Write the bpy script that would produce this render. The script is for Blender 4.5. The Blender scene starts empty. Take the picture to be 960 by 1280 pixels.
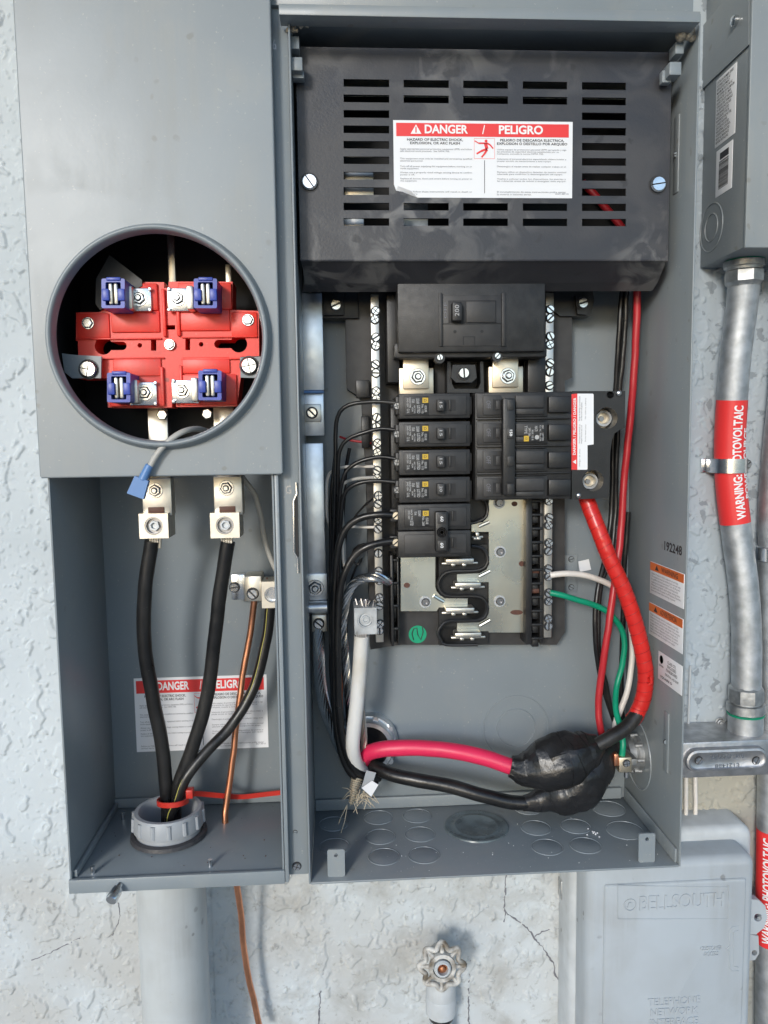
import bpy, bmesh, math, random
from mathutils import Vector, Matrix, noise
from mathutils.geometry import tessellate_polygon

random.seed(7)
S = bpy.context.scene
COL = S.collection

# ------------------------------------------------------------------ camera
F = 961.0                      # focal length in photo pixels (960 x 1280)
D = 0.58                       # camera distance from the front plane of the boxes
dh = Vector((16535, -324, F)).normalized()
dv = Vector((197, 10010, F)); dv = (dv - dh * dv.dot(dh)).normalized()
dn = dh.cross(dv).normalized()                     # into the wall
cx = Vector((dh.x, -dh.y, -dh.z)); cz = Vector((-dv.x, dv.y, dv.z)); cy = Vector((dn.x, -dn.y, -dn.z))
ROT = Matrix((cx, cy, cz))     # camera space -> world
CAM = Vector((0, -D, 0))
cam = bpy.data.cameras.new("camera"); co = bpy.data.objects.new("camera", cam); COL.objects.link(co)
co.matrix_world = Matrix.Translation(CAM) @ ROT.to_4x4()
cam.sensor_fit = 'VERTICAL'; cam.sensor_height = 24.0; cam.lens = 24.0 * F / 1280.0
cam.clip_start = 0.02; cam.clip_end = 2000
S.camera = co

# ------------------------------------------------------------------ light
EL, AZ = math.radians(16), math.radians(23)        # sun height; how far it stands to the left of straight on
W = bpy.data.worlds.new("World"); S.world = W; W.use_nodes = True
nt = W.node_tree; bg = nt.nodes["Background"]
sky = nt.nodes.new("ShaderNodeTexSky"); sky.sky_type = 'NISHITA'; sky.sun_disc = False
sky.sun_elevation = EL; sky.sun_rotation = math.pi + AZ; sky.air_density = 1.0; sky.dust_density = 0.6; sky.ozone_density = 2.5
nt.links.new(sky.outputs[0], bg.inputs[0]); bg.inputs[1].default_value = 0.15
sl = bpy.data.lights.new("sun", 'SUN'); sl.energy = 1.15; sl.angle = math.radians(10); sl.color = (1.0, 0.97, 0.93)
so = bpy.data.objects.new("sun", sl); COL.objects.link(so)
so.rotation_euler = Vector((math.sin(AZ) * math.cos(EL), math.cos(AZ) * math.cos(EL), -math.sin(EL))).to_track_quat('-Z', 'Y').to_euler()
S.view_settings.view_transform = 'Standard'; S.view_settings.look = 'None'
S.view_settings.exposure = 0.75; S.view_settings.gamma = 1.0
S.cycles.max_bounces = 8

# ------------------------------------------------------------------ pixel -> place
def ray(px, py):
    return ROT @ Vector(((px - 480) / F, -(py - 640) / F, -1))
def P(px, py, y):                                   # point at depth y
    d = ray(px, py); return CAM + d * ((y - CAM.y) / d.y)
def PX(px, py, x):                                  # point on a side wall
    d = ray(px, py); return CAM + d * ((x - CAM.x) / d.x)
def PZ(px, py, z):                                  # point on a floor
    d = ray(px, py); return CAM + d * ((z - CAM.z) / d.z)
def K(y): return (y + D) / F                        # metres per pixel at depth y
def rect(a, b, c, d, y):
    mx, my = (a + c) / 2, (b + d) / 2
    return P(a, my, y).x, P(c, my, y).x, P(mx, d, y).z, P(mx, b, y).z

# ------------------------------------------------------------------ materials
M = {}
def mat(name, col, rough=0.5, metal=0.0, bump=0.0, bscale=200, var=0.0, vscale=20, coat=0.0, rvar=0.0, col2=None, vpow=(0.35, 0.65), detail=4):
    m = bpy.data.materials.new(name); m.use_nodes = True; M[name] = m
    t = m.node_tree; b = t.nodes["Principled BSDF"]
    b.inputs["Base Color"].default_value = (*col, 1); b.inputs["Roughness"].default_value = rough
    b.inputs["Metallic"].default_value = metal; b.inputs["Coat Weight"].default_value = coat
    tc = t.nodes.new("ShaderNodeTexCoord")
    if var or col2:
        n = t.nodes.new("ShaderNodeTexNoise"); n.inputs["Scale"].default_value = vscale; n.inputs["Detail"].default_value = detail
        t.links.new(tc.outputs["Object"], n.inputs["Vector"])
        r = t.nodes.new("ShaderNodeValToRGB"); t.links.new(n.outputs["Fac"], r.inputs[0])
        r.color_ramp.elements[0].position, r.color_ramp.elements[1].position = vpow
        r.color_ramp.elements[0].color = (*[c * (1 - var) for c in col], 1)
        r.color_ramp.elements[1].color = (*(col2 if col2 else [min(1, c * (1 + var)) for c in col]), 1)
        t.links.new(r.outputs[0], b.inputs["Base Color"])
    if rvar:
        n = t.nodes.new("ShaderNodeTexNoise"); n.inputs["Scale"].default_value = vscale * 1.7; n.inputs["Detail"].default_value = 3
        t.links.new(tc.outputs["Object"], n.inputs["Vector"])
        q = t.nodes.new("ShaderNodeMapRange"); q.inputs[3].default_value = max(0, rough - rvar); q.inputs[4].default_value = rough + rvar
        t.links.new(n.outputs["Fac"], q.inputs[0]); t.links.new(q.outputs[0], b.inputs["Roughness"])
    if bump:
        n = t.nodes.new("ShaderNodeTexNoise"); n.inputs["Scale"].default_value = bscale; n.inputs["Detail"].default_value = 3
        t.links.new(tc.outputs["Object"], n.inputs["Vector"])
        k = t.nodes.new("ShaderNodeBump"); k.inputs["Strength"].default_value = bump; k.inputs["Distance"].default_value = 0.001
        t.links.new(n.outputs["Fac"], k.inputs["Height"]); t.links.new(k.outputs[0], b.inputs["Normal"])
    return m
mat('grey_paint', (0.215, 0.246, 0.266), 0.36, bump=0.03, bscale=350, var=0.05, vscale=9, rvar=0.05)
mat('side_paint', (0.20, 0.225, 0.24), 0.4, bump=0.1, bscale=350, var=0.05, vscale=9)
mat('plug_paint', (0.10, 0.125, 0.135), 0.3, bump=0.1, bscale=120, var=0.3, vscale=60, rvar=0.15)
mat('black_plastic', (0.013, 0.013, 0.0135), 0.42, bump=0.12, bscale=900, var=0.25, vscale=60, rvar=0.1)
mat('breaker_black', (0.019, 0.0185, 0.0185), 0.45, bump=0.2, bscale=1500, var=0.3, vscale=120, rvar=0.1)
mat('panel_grey_black', (0.031, 0.030, 0.030), 0.5, bump=0.1, bscale=1500, var=0.2, vscale=100)
mat('deep_black', (0.008, 0.008, 0.009), 0.6)
mat('cable_black', (0.008, 0.008, 0.0085), 0.32, bump=0.15, bscale=300, rvar=0.12, var=0.3, vscale=80)
mat('tape_black', (0.012, 0.012, 0.013), 0.36, bump=0.5, bscale=220, rvar=0.12, var=0.4, vscale=40)
mat('red_plastic', (0.80, 0.04, 0.024), 0.4, bump=0.08, bscale=500, var=0.06, vscale=40)
mat('red_tape', (0.55, 0.018, 0.014), 0.3, bump=0.1, bscale=300, var=0.08, vscale=60)
mat('tape_edge_red', (0.28, 0.01, 0.01), 0.5)
mat('red_wire', (0.42, 0.02, 0.028), 0.35, var=0.08, vscale=50)
mat('pink_cable', (0.66, 0.022, 0.085), 0.42, bump=0.08, bscale=200, var=0.06, vscale=40)
mat('red_tie', (0.5, 0.03, 0.02), 0.4)
mat('green_wire', (0.0, 0.24, 0.13), 0.4, var=0.1, vscale=50)
mat('white_wire', (0.66, 0.62, 0.57), 0.45, var=0.06, vscale=60)
mat('white_cable', (0.68, 0.68, 0.66), 0.45, bump=0.05, bscale=200, col2=(0.58, 0.55, 0.48), vscale=35, vpow=(0.5, 0.75))
mat('grey_wire', (0.42, 0.41, 0.38), 0.5)
mat('orange_wire', (0.5, 0.13, 0.04), 0.5)
mat('yellow_stripe', (0.4, 0.36, 0.07), 0.5)
mat('blue_plastic', (0.035, 0.065, 0.36), 0.38, var=0.1, vscale=80)
mat('blue_sleeve', (0.10, 0.22, 0.46), 0.4)
mat('tin', (0.66, 0.625, 0.555), 0.40, 1.0, bump=0.06, bscale=300, var=0.08, vscale=70, rvar=0.1)
mat('gold_tin', (0.78, 0.735, 0.60), 0.27, 1.0, bump=0.04, bscale=200, col2=(0.72, 0.74, 0.66), var=0.06, vscale=18, rvar=0.1)
mat('warm_tin', (0.76, 0.665, 0.52), 0.40, 1.0, var=0.06, vscale=50)
mat('zinc', (0.70, 0.71, 0.72), 0.25, 1.0, bump=0.05, bscale=500, var=0.1, vscale=100)
mat('gap_shade', (0.03, 0.03, 0.032), 0.5)  # near-black for screw slots and rims: recess shade put into the colour
mat('steel_dark', (0.32, 0.32, 0.33), 0.35, 1.0)
mat('aluminium', (0.74, 0.755, 0.77), 0.38, 1.0, bump=0.08, bscale=120, var=0.13, vscale=55, rvar=0.12)
mat('galvanised', (0.50, 0.52, 0.535), 0.62, 1.0, bump=0.12, bscale=180, var=0.16, vscale=90, rvar=0.12)
mat('cast_zinc', (0.46, 0.47, 0.47), 0.55, 1.0, bump=0.3, bscale=300, var=0.2, vscale=120, rvar=0.1)
mat('cast_alu', (0.50, 0.50, 0.51), 0.46, 1.0, bump=0.25, bscale=400, var=0.15, vscale=100, rvar=0.12)
mat('copper', (0.80, 0.36, 0.21), 0.34, 1.0, bump=0.1, bscale=150, var=0.15, vscale=60)
mat('stem_brass', (0.42, 0.19, 0.10), 0.55, 0.8, bump=0.3, bscale=300, var=0.3, vscale=200)
mat('brown', (0.09, 0.035, 0.022), 0.6)
mat('label_white', (0.76, 0.77, 0.79), 0.45)
mat('label_red', (0.74, 0.035, 0.035), 0.45)
mat('label_orange', (0.62, 0.14, 0.03), 0.5)
mat('ink_black', (0.03, 0.03, 0.035), 0.6)
mat('ink_grey', (0.16, 0.16, 0.18), 0.6)
mat('ink_white', (0.8, 0.8, 0.8), 0.5)
mat('print_grey', (0.40, 0.40, 0.40), 0.6)
mat('sticker_yellow', (0.55, 0.36, 0.03), 0.5)
mat('sticker_green', (0.0, 0.30, 0.15), 0.45)
mat('pvc_grey', (0.33, 0.35, 0.37), 0.5, bump=0.06, bscale=200, var=0.06, vscale=40)
mat('pvc_painted', (0.47, 0.50, 0.51), 0.55, bump=0.2, bscale=70, col2=(0.38, 0.39, 0.39), var=0.03, vscale=14, vpow=(0.45, 0.72))
mat('painted_white', (0.47, 0.50, 0.52), 0.5, bump=0.1, bscale=120, var=0.08, vscale=50)
mat('valve_paint', (0.55, 0.54, 0.51), 0.5, bump=0.5, bscale=140, col2=(0.13, 0.105, 0.075), var=0.02, vscale=75, vpow=(0.42, 0.66))
mat('tel_plastic', (0.40, 0.445, 0.485), 0.5, bump=0.06, bscale=300, col2=(0.33, 0.355, 0.375), var=0.03, vscale=11, vpow=(0.5, 0.78))
mat('tan_fibre', (0.50, 0.43, 0.32), 0.8)
mat('sealant', (0.05, 0.05, 0.055), 0.45, bump=0.8, bscale=200)
mat('nest_mud', (0.30, 0.27, 0.22), 0.9, bump=1.0, bscale=300, var=0.4, vscale=300)
mat('ground_mat', (0.30, 0.29, 0.27), 0.9, var=0.2, vscale=3)
mat('soffit_paint', (0.5, 0.5, 0.49), 0.7)

def node(t, kind, **kw):
    n = t.nodes.new(kind)
    for k, v in kw.items():
        if k in n.inputs: n.inputs[k].default_value = v
        else: setattr(n, k, v)
    return n
def ramp(t, src, stops):
    r = t.nodes.new("ShaderNodeValToRGB"); t.links.new(src, r.inputs[0])
    e = r.color_ramp.elements
    while len(e) < len(stops): e.new(0.5)
    for q, (p, c) in zip(e, stops):
        q.position = p; q.color = (c, c, c, 1) if not isinstance(c, tuple) else (*c, 1)
    return r.outputs[0]
def mix(t, fac, a, b, mode='MIX'):
    m = t.nodes.new("ShaderNodeMix"); m.data_type = 'RGBA'; m.blend_type = mode
    for i, v in ((0, fac), (6, a), (7, b)):
        if hasattr(v, 'is_linked') or isinstance(v, bpy.types.NodeSocket): t.links.new(v, m.inputs[i])
        else: m.inputs[i].default_value = v if not isinstance(v, tuple) else (*v, 1)
    return m.outputs[2]

def band(sock, lo, hi):
    t = sock.id_data
    q = node(t, "ShaderNodeMapRange", interpolation_type='SMOOTHSTEP'); t.links.new(sock, q.inputs[0])
    q.inputs[1].default_value = lo; q.inputs[2].default_value = hi; return q.outputs[0]
def mul(a, c):
    t = a.id_data
    q = node(t, "ShaderNodeMath", operation='MULTIPLY'); t.links.new(a, q.inputs[0])
    if isinstance(c, float): q.inputs[1].default_value = c
    else: t.links.new(c, q.inputs[1])
    return q.outputs[0]

def weather(name, dust, spots=True):
    m = M[name]; t = m.node_tree; b = t.nodes["Principled BSDF"]; tc = node(t, "ShaderNodeTexCoord")
    src = b.inputs["Base Color"].links[0].from_socket
    mpn = node(t, "ShaderNodeMapping"); mpn.inputs["Scale"].default_value = (90, 90, 7); t.links.new(tc.outputs["Object"], mpn.inputs[0])
    st = node(t, "ShaderNodeTexNoise", Scale=1.0, Detail=5.0, Roughness=0.6); t.links.new(mpn.outputs[0], st.inputs["Vector"])
    bl = node(t, "ShaderNodeTexNoise", Scale=13.0, Detail=6.0, Distortion=0.8); t.links.new(tc.outputs["Object"], bl.inputs["Vector"])
    fi = node(t, "ShaderNodeTexNoise", Scale=420.0, Detail=2.0); t.links.new(tc.outputs["Object"], fi.inputs["Vector"])
    k = mul(ramp(t, bl.outputs["Fac"], [(0.45, 0.0), (0.70, 1.0)]), ramp(t, st.outputs["Fac"], [(0.40, 0.2), (0.66, 0.9)]))
    c = mix(t, mul(k, 0.5), src, dust)
    c = mix(t, mul(ramp(t, fi.outputs["Fac"], [(0.70, 0.0), (0.76, 1.0)]), 0.4), c, tuple(q * 1.5 for q in dust))
    vo = node(t, "ShaderNodeTexVoronoi", Scale=60.0); wv = node(t, "ShaderNodeVectorMath", operation='MULTIPLY_ADD'); t.links.new(bl.outputs["Color"], wv.inputs[0]); wv.inputs[1].default_value = (.03, .03, .03); t.links.new(tc.outputs["Object"], wv.inputs[2]); t.links.new(wv.outputs[0], vo.inputs["Vector"])
    sp_m = mul(ramp(t, vo.outputs["Distance"], [(0.10, 1.0), (0.16, 0.0)]), ramp(t, bl.outputs["Fac"], [(0.52, 0.0), (0.62, 0.6)]))
    if spots: c = mix(t, sp_m, c, tuple(q * .55 for q in dust))
    t.links.new(c, b.inputs["Base Color"])
    rs = b.inputs["Roughness"].links[0].from_socket if b.inputs["Roughness"].is_linked else None
    ad = node(t, "ShaderNodeMath", operation='MULTIPLY_ADD'); t.links.new(k, ad.inputs[0]); ad.inputs[1].default_value = 0.14
    if rs: t.links.new(rs, ad.inputs[2])
    else: ad.inputs[2].default_value = b.inputs["Roughness"].default_value
    t.links.new(ad.outputs[0], b.inputs["Roughness"])
# dusty, thumbed black sheet steel of the dead front
m = mat('dead_front_black', (0.045, 0.044, 0.047), 0.42, bump=0.12, bscale=600)
t = m.node_tree; b = t.nodes["Principled BSDF"]; tc = node(t, "ShaderNodeTexCoord")
n1 = node(t, "ShaderNodeTexNoise", Scale=15.0, Detail=6.0, Roughness=0.55, Distortion=0.9); t.links.new(tc.outputs["Object"], n1.inputs["Vector"])
n2 = node(t, "ShaderNodeTexVoronoi", Scale=38.0); n2.feature = 'SMOOTH_F1'
n3 = node(t, "ShaderNodeTexNoise", Scale=70.0, Detail=5.0); t.links.new(tc.outputs["Object"], n3.inputs["Vector"])
mp = node(t, "ShaderNodeVectorMath", operation='MULTIPLY_ADD'); t.links.new(n3.outputs["Color"], mp.inputs[0]); mp.inputs[1].default_value = (.03, .03, .03)
t.links.new(tc.outputs["Object"], mp.inputs[2]); t.links.new(mp.outputs[0], n2.inputs["Vector"])
base = mix(t, ramp(t, n1.outputs["Fac"], [(0.42, 0.0), (0.52, 0.2), (0.62, 0.7), (0.70, 1.0)]), (0.030, 0.0305, 0.036), (0.056, 0.056, 0.060))
n5 = node(t, "ShaderNodeTexNoise", Scale=7.0, Detail=3.0); t.links.new(tc.outputs["Object"], n5.inputs["Vector"])
n6 = node(t, "ShaderNodeTexNoise", Scale=34.0, Detail=6.0, Distortion=1.2); t.links.new(tc.outputs["Object"], n6.inputs["Vector"])
base = mix(t, mul(ramp(t, n5.outputs["Fac"], [(0.42, 0.0), (0.56, 1.0)]), ramp(t, n6.outputs["Fac"], [(0.48, 0.0), (0.60, 0.9)])), base, (0.145, 0.142, 0.14))
base = mix(t, ramp(t, n2.outputs["Distance"], [(0.09, 0.9), (0.16, 0.0)]), base, (0.026, 0.026, 0.029))
t.links.new(base, b.inputs["Base Color"])
t.links.new(ramp(t, n1.outputs["Fac"], [(0.3, 0.32), (0.7, 0.56)]), b.inputs["Roughness"])

# stucco: flattened splatter in low relief, thin paint, cracks and dirt
m = mat('stucco', (0.62, 0.67, 0.71), 0.75)
t = m.node_tree; b = t.nodes["Principled BSDF"]; tc = node(t, "ShaderNodeTexCoord"); O = tc.outputs["Object"]
na = node(t, "ShaderNodeTexNoise", Scale=34.0, Detail=5.0, Roughness=0.5, Distortion=0.35); t.links.new(O, na.inputs["Vector"])
nb = node(t, "ShaderNodeTexNoise", Scale=260.0, Detail=4.0); t.links.new(O, nb.inputs["Vector"])
nc = node(t, "ShaderNodeTexNoise", Scale=9.0, Detail=4.0); t.links.new(O, nc.inputs["Vector"])
nd = node(t, "ShaderNodeTexNoise", Scale=85.0, Detail=4.0, Distortion=0.3); t.links.new(O, nd.inputs["Vector"])
pl2 = ramp(t, nd.outputs["Fac"], [(0.60, 0.0), (0.66, 1.0)])
h2 = node(t, "ShaderNodeMath", operation='MULTIPLY_ADD'); t.links.new(nb.outputs["Fac"], h2.inputs[0]); h2.inputs[1].default_value = 0.5; t.links.new(mul(pl2, 0.4), h2.inputs[2])
bp = node(t, "ShaderNodeBump", Strength=0.4, Distance=0.0006); t.links.new(h2.outputs[0], bp.inputs["Height"]); t.links.new(bp.outputs[0], b.inputs["Normal"])
sx = node(t, "ShaderNodeSeparateXYZ"); t.links.new(O, sx.inputs[0])
# bare beige render below the conduit body on the right, greyer weathered coat under the boxes
cl = mix(t, ramp(t, nc.outputs["Fac"], [(0.35, 0.0), (0.7, 1.0)]), (0.54, 0.592, 0.625), (0.47, 0.52, 0.552))
low = band(sx.outputs[2], -0.36, -0.43)
cl = mix(t, mul(low, ramp(t, nc.outputs["Fac"], [(0.4, 0.1), (0.62, 0.9)])), cl, (0.44, 0.445, 0.435))
st1 = node(t, "ShaderNodeTexNoise", Scale=26.0, Detail=7.0, Roughness=0.65, Distortion=0.6); t.links.new(O, st1.inputs["Vector"])
cl = mix(t, mul(mul(mul(low, 0.55), band(sx.outputs[0], -.15, -.05)), ramp(t, st1.outputs["Fac"], [(0.48, 0.0), (0.56, 0.35), (0.72, 1.0)])), cl, (0.25, 0.24, 0.215))
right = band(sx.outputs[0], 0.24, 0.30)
cl = mix(t, mul(right, 0.8), cl, (0.36, 0.415, 0.46))  # greyer coat at right, with the boxes' shadow put into its colour
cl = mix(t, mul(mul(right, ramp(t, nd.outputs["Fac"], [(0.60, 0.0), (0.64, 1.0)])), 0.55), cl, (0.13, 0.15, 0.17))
st2 = node(t, "ShaderNodeTexNoise", Scale=95.0, Detail=6.0, Roughness=0.7); t.links.new(O, st2.inputs["Vector"])
cl = mix(t, mul(mul(low, 0.6), ramp(t, st2.outputs["Fac"], [(0.58, 0.0), (0.66, 1.0)])), cl, (0.22, 0.22, 0.205))
cl = mix(t, mul(mul(low, 0.5), ramp(t, st2.outputs["Fac"], [(0.30, 1.0), (0.40, 0.0)])), cl, (0.62, 0.63, 0.62))
patch = mul(mul(band(sx.outputs[0], 0.27, 0.30), band(sx.outputs[0], 0.44, 0.38)), band(sx.outputs[2], -0.27, -0.31))
cl = mix(t, patch, cl, (0.36, 0.345, 0.29))
vz = node(t, "ShaderNodeVectorMath", operation='DISTANCE'); t.links.new(O, vz.inputs[0]); pv = P(555, 1170, 0.127); vz.inputs[1].default_value = (pv.x, 0, pv.z)
dirt = mul(band(vz.outputs["Value"], 0.055, 0.012), ramp(t, nd.outputs["Fac"], [(0.42, 0.0), (0.62, 0.8)]))
cl = mix(t, dirt, cl, (0.20, 0.20, 0.19))
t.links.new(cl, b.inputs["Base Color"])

weather('grey_paint', (0.31, 0.31, 0.285)); weather('side_paint', (0.29, 0.29, 0.27)); weather('tel_plastic', (0.24, 0.235, 0.22)); weather('pvc_painted', (0.25, 0.24, 0.22)); weather('painted_white', (0.26, 0.25, 0.22)); weather('red_plastic', (0.30, 0.12, 0.10)); weather('galvanised', (0.30, 0.30, 0.28)); weather('cable_black', (0.07, 0.066, 0.06), False)

# ------------------------------------------------------------------ mesh building
class MB:
    def __init__(s): s.v = []; s.f = []
    def add(s, vs, fs):
        o = len(s.v); s.v += [tuple(q) for q in vs]; s.f += [tuple(i + o for i in f) for f in fs]; return s
    def bm(s, b):
        b.verts.ensure_lookup_table(); b.verts.index_update()
        s.add([v.co.copy() for v in b.verts], [[v.index for v in f.verts] for f in b.faces]); b.free(); return s
    def box(s, x0, x1, y0, y1, z0, z1, bev=0.0, seg=2):
        b = bmesh.new(); bmesh.ops.create_cube(b, size=1)
        for v in b.verts:
            v.co = Vector(((x0 + x1) / 2 + v.co.x * (x1 - x0), (y0 + y1) / 2 + v.co.y * (y1 - y0), (z0 + z1) / 2 + v.co.z * (z1 - z0)))
        if bev: 
            bev = min(bev, 0.45 * min(abs(x1 - x0), abs(y1 - y0), abs(z1 - z0)))
            bmesh.ops.bevel(b, geom=b.edges[:], offset=bev, segments=seg, affect='EDGES', profile=0.5)
        bmesh.ops.recalc_face_normals(b, faces=b.faces[:])
        return s.bm(b)
    def pbox(s, a, b, c, d, yf, yb, bev=0.0006):     # front face seen at that rectangle
        x0, x1, z0, z1 = rect(a, b, c, d, yf); return s.box(x0, x1, yf, yb, z0, z1, bev)
    def lathe(s, prof, org, axis, n=24, closed=False):   # prof: (radius, height along axis)
        ax = Vector(axis).normalized(); u = ax.orthogonal().normalized(); w = ax.cross(u); org = Vector(org)
        vs = []; fs = []; k = len(prof)
        for i in range(n):
            a = 2 * math.pi * i / n; d = u * math.cos(a) + w * math.sin(a)
            vs += [org + d * r + ax * h for r, h in prof]
        for i in range(n):
            j = (i + 1) % n
            for q in range(k if closed else k - 1):
                p = (q + 1) % k
                fs.append((i * k + q, j * k + q, j * k + p, i * k + p))
        if not closed:
            if prof[0][0] > 1e-6: fs.append([i * k for i in range(n)])
            if prof[-1][0] > 1e-6: fs.append([i * k + k - 1 for i in range(n)][::-1])
        return s.add(vs, fs)
    def cyl(s, p0, p1, r0, r1=None, n=16, bev=0.0):
        p0, p1 = Vector(p0), Vector(p1); r1 = r0 if r1 is None else r1; L = (p1 - p0).length
        pr = [(r0, 0), (r1, L)] if not bev else [(r0 - bev, 0), (r0, bev), (r1, L - bev), (r1 - bev, L)]
        return s.lathe(pr, p0, p1 - p0, n)
    def tube(s, pts, r, n=10, caps=True, ridge=None):
        pts = [Vector(p) for p in pts]; m = len(pts); vs = []; fs = []
        t0 = (pts[1] - pts[0]).normalized(); u = t0.orthogonal().normalized()
        for i, p in enumerate(pts):
            t = (pts[min(i + 1, m - 1)] - pts[max(i - 1, 0)]).normalized()
            u = (u - t * u.dot(t)).normalized(); w = t.cross(u)
            rr = r[i] if isinstance(r, (list, tuple)) else r
            for k in range(n):
                a = 2 * math.pi * k / n; q = rr * (ridge(i, a, p) if ridge else 1)
                vs.append(p + (u * math.cos(a) + w * math.sin(a)) * q)
        for i in range(m - 1):
            for k in range(n):
                j = (k + 1) % n; fs.append((i * n + k, i * n + j, i * n + n + j, i * n + n + k))
        if caps: fs.append(list(range(n))[::-1]); fs.append([(m - 1) * n + k for k in range(n)])
        return s.add(vs, fs)
    def prism(s, out, holes, y0, y1):                # out / holes: (x, z) loops; front at y0
        loops = [out] + list(holes); flat = [q for l in loops for q in l]; N = len(flat)
        tri = tessellate_polygon([[Vector((q[0], q[1], 0)) for q in l] for l in loops])
        vs = [(q[0], y0, q[1]) for q in flat] + [(q[0], y1, q[1]) for q in flat]; fs = []
        for a, b, c in tri:
            (ax, az), (bx, bz), (cx_, cz_) = flat[a], flat[b], flat[c]
            if (bx - ax) * (cz_ - az) - (bz - az) * (cx_ - ax) < 0: b, c = c, b
            fs.append((a, b, c)); fs.append((a + N, c + N, b + N))
        o = 0
        for li, l in enumerate(loops):
            n = len(l); ar = sum(l[i][0] * l[(i + 1) % n][1] - l[(i + 1) % n][0] * l[i][1] for i in range(n))
            fl = (ar > 0) == (li == 0)
            for i in range(n):
                a, b = o + i, o + (i + 1) % n
                fs.append((a + N, b + N, b, a) if fl else (a, b, b + N, a + N))
            o += n
        return s.add(vs, fs)
    def pprism(s, out, y0, y1, holes=()):            # outline in photo pixels, seen at depth y0
        c = lambda l: [(P(a, b, y0).x, P(a, b, y0).z) for a, b in l]
        return s.prism(c(out), [c(h) for h in holes], y0, y1)
    def frame(s, fn):                                # map every vertex
        s.v = [tuple(fn(Vector(q))) for q in s.v]; return s
    def build(s, name, material, parent=None, at=None, rot=None, smooth=40, label=None, kind=None):
        me = bpy.data.meshes.new(name); me.from_pydata(s.v, [], s.f); me.update()
        me.materials.append(M[material])
        if smooth: me.shade_smooth(); me.set_sharp_from_angle(angle=math.radians(smooth))
        return place(name, me, parent, at, rot, label, kind)

WORLD = {}
def place(name, me, parent=None, at=None, rot=None, label=None, kind=None):
    o = bpy.data.objects.new(name, me); COL.objects.link(o)
    w = Vector(at) if at is not None else Vector((0, 0, 0))
    o.location = w - (WORLD[parent.name] if parent else Vector((0, 0, 0)))
    if rot: o.rotation_euler = rot
    if parent: o.parent = parent
    WORLD[o.name] = w
    if label: o['label'] = label
    if kind: o['kind'] = kind
    return o
def tag(o, label, cat, group=None):
    o['label'] = label; o['category'] = cat
    if group: o['group'] = group
    return o
def thing(name, loc, label, cat, group=None):
    o = bpy.data.objects.new(name, None); COL.objects.link(o); o.empty_display_size = 0.01
    o.location = Vector(loc); WORLD[o.name] = Vector(loc)
    return tag(o, label, cat, group)

def spline(pts, step=0.004):
    pts = [Vector(p) for p in pts]; out = []
    q = [pts[0] * 2 - pts[1]] + pts + [pts[-1] * 2 - pts[-2]]
    for i in range(1, len(q) - 2):
        a, b, c, d = q[i - 1:i + 3]; n = max(2, int((c - b).length / step))
        for k in range(n):
            u = k / n
            out.append(0.5 * ((2 * b) + (c - a) * u + (2 * a - 5 * b + 4 * c - d) * u * u + (3 * b - a - 3 * c + d) * u ** 3))
    return out + [pts[-1]]
def px_path(pts, step=0.004): return spline([P(*p) for p in pts], step)
def circ(cx_, cy_, r, n=24, ry=None, a0=0): return [(cx_ + r * math.cos(a0 + 2 * math.pi * i / n), cy_ + (ry or r) * math.sin(a0 + 2 * math.pi * i / n)) for i in range(n)]
def rrect(a, b, c, d, r, n=4):
    out = []
    for (x, y, s0) in ((c - r, b + r, -90), (c - r, d - r, 0), (a + r, d - r, 90), (a + r, b + r, 180)):
        for i in range(n + 1):
            w = math.radians(s0 + 90 * i / n); out.append((x + r * math.cos(w), y + r * math.sin(w)))
    return out

_fc = {}
def glyphs(s, bold=0.0, res=2, space=1.0, align='LEFT', line=1.0):
    key = (s, bold, res, space, align, line)
    if key in _fc: return _fc[key]
    c = bpy.data.curves.new("lettering", 'FONT'); c.body = s; c.resolution_u = res; c.offset = bold; c.fill_mode = 'FRONT'
    c.space_character = space; c.align_x = align; c.space_line = line
    o = bpy.data.objects.new("lettering", c); COL.objects.link(o)
    dg = bpy.context.evaluated_depsgraph_get(); me = bpy.data.meshes.new_from_object(o.evaluated_get(dg))
    vs = [v.co.copy() for v in me.vertices]; fs = [tuple(p.vertices) for p in me.polygons]
    bpy.data.objects.remove(o); bpy.data.curves.remove(c); bpy.data.meshes.remove(me)
    x0, x1 = min(v.x for v in vs), max(v.x for v in vs); y0, y1 = min(v.y for v in vs), max(v.y for v in vs)
    vs = [((v.x - x0) / (x1 - x0), (v.y - y0) / (y1 - y0)) for v in vs]
    _fc[key] = (vs, fs); return vs, fs
def text(mb, s, org, u, v, w, h, bold=0.0, **kw):   # fills the w x h rectangle spanned from org along u (reading) and v (up)
    vs, fs = glyphs(s, bold, **kw); org, u, v = Vector(org), Vector(u), Vector(v)
    mb.add([org + u * (a * w) + v * (b * h) for a, b in vs], fs); return mb
def ptext(mb, s, a, b, c, d, y, bold=0.0, turn=0, **kw):   # lettering inside a photo rectangle at depth y; turn in quarter turns ccw
    x0, x1, z0, z1 = rect(a, b, c, d, y); w, h = x1 - x0, z1 - z0
    if turn == 0: return text(mb, s, (x0, y, z0), (1, 0, 0), (0, 0, 1), w, h, bold, **kw)
    if turn == 1: return text(mb, s, (x1, y, z0), (0, 0, 1), (-1, 0, 0), h, w, bold, **kw)
    if turn == 2: return text(mb, s, (x1, y, z1), (-1, 0, 0), (0, 0, -1), w, h, bold, **kw)
    return text(mb, s, (x0, y, z1), (0, 0, -1), (1, 0, 0), h, w, bold, **kw)

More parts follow.
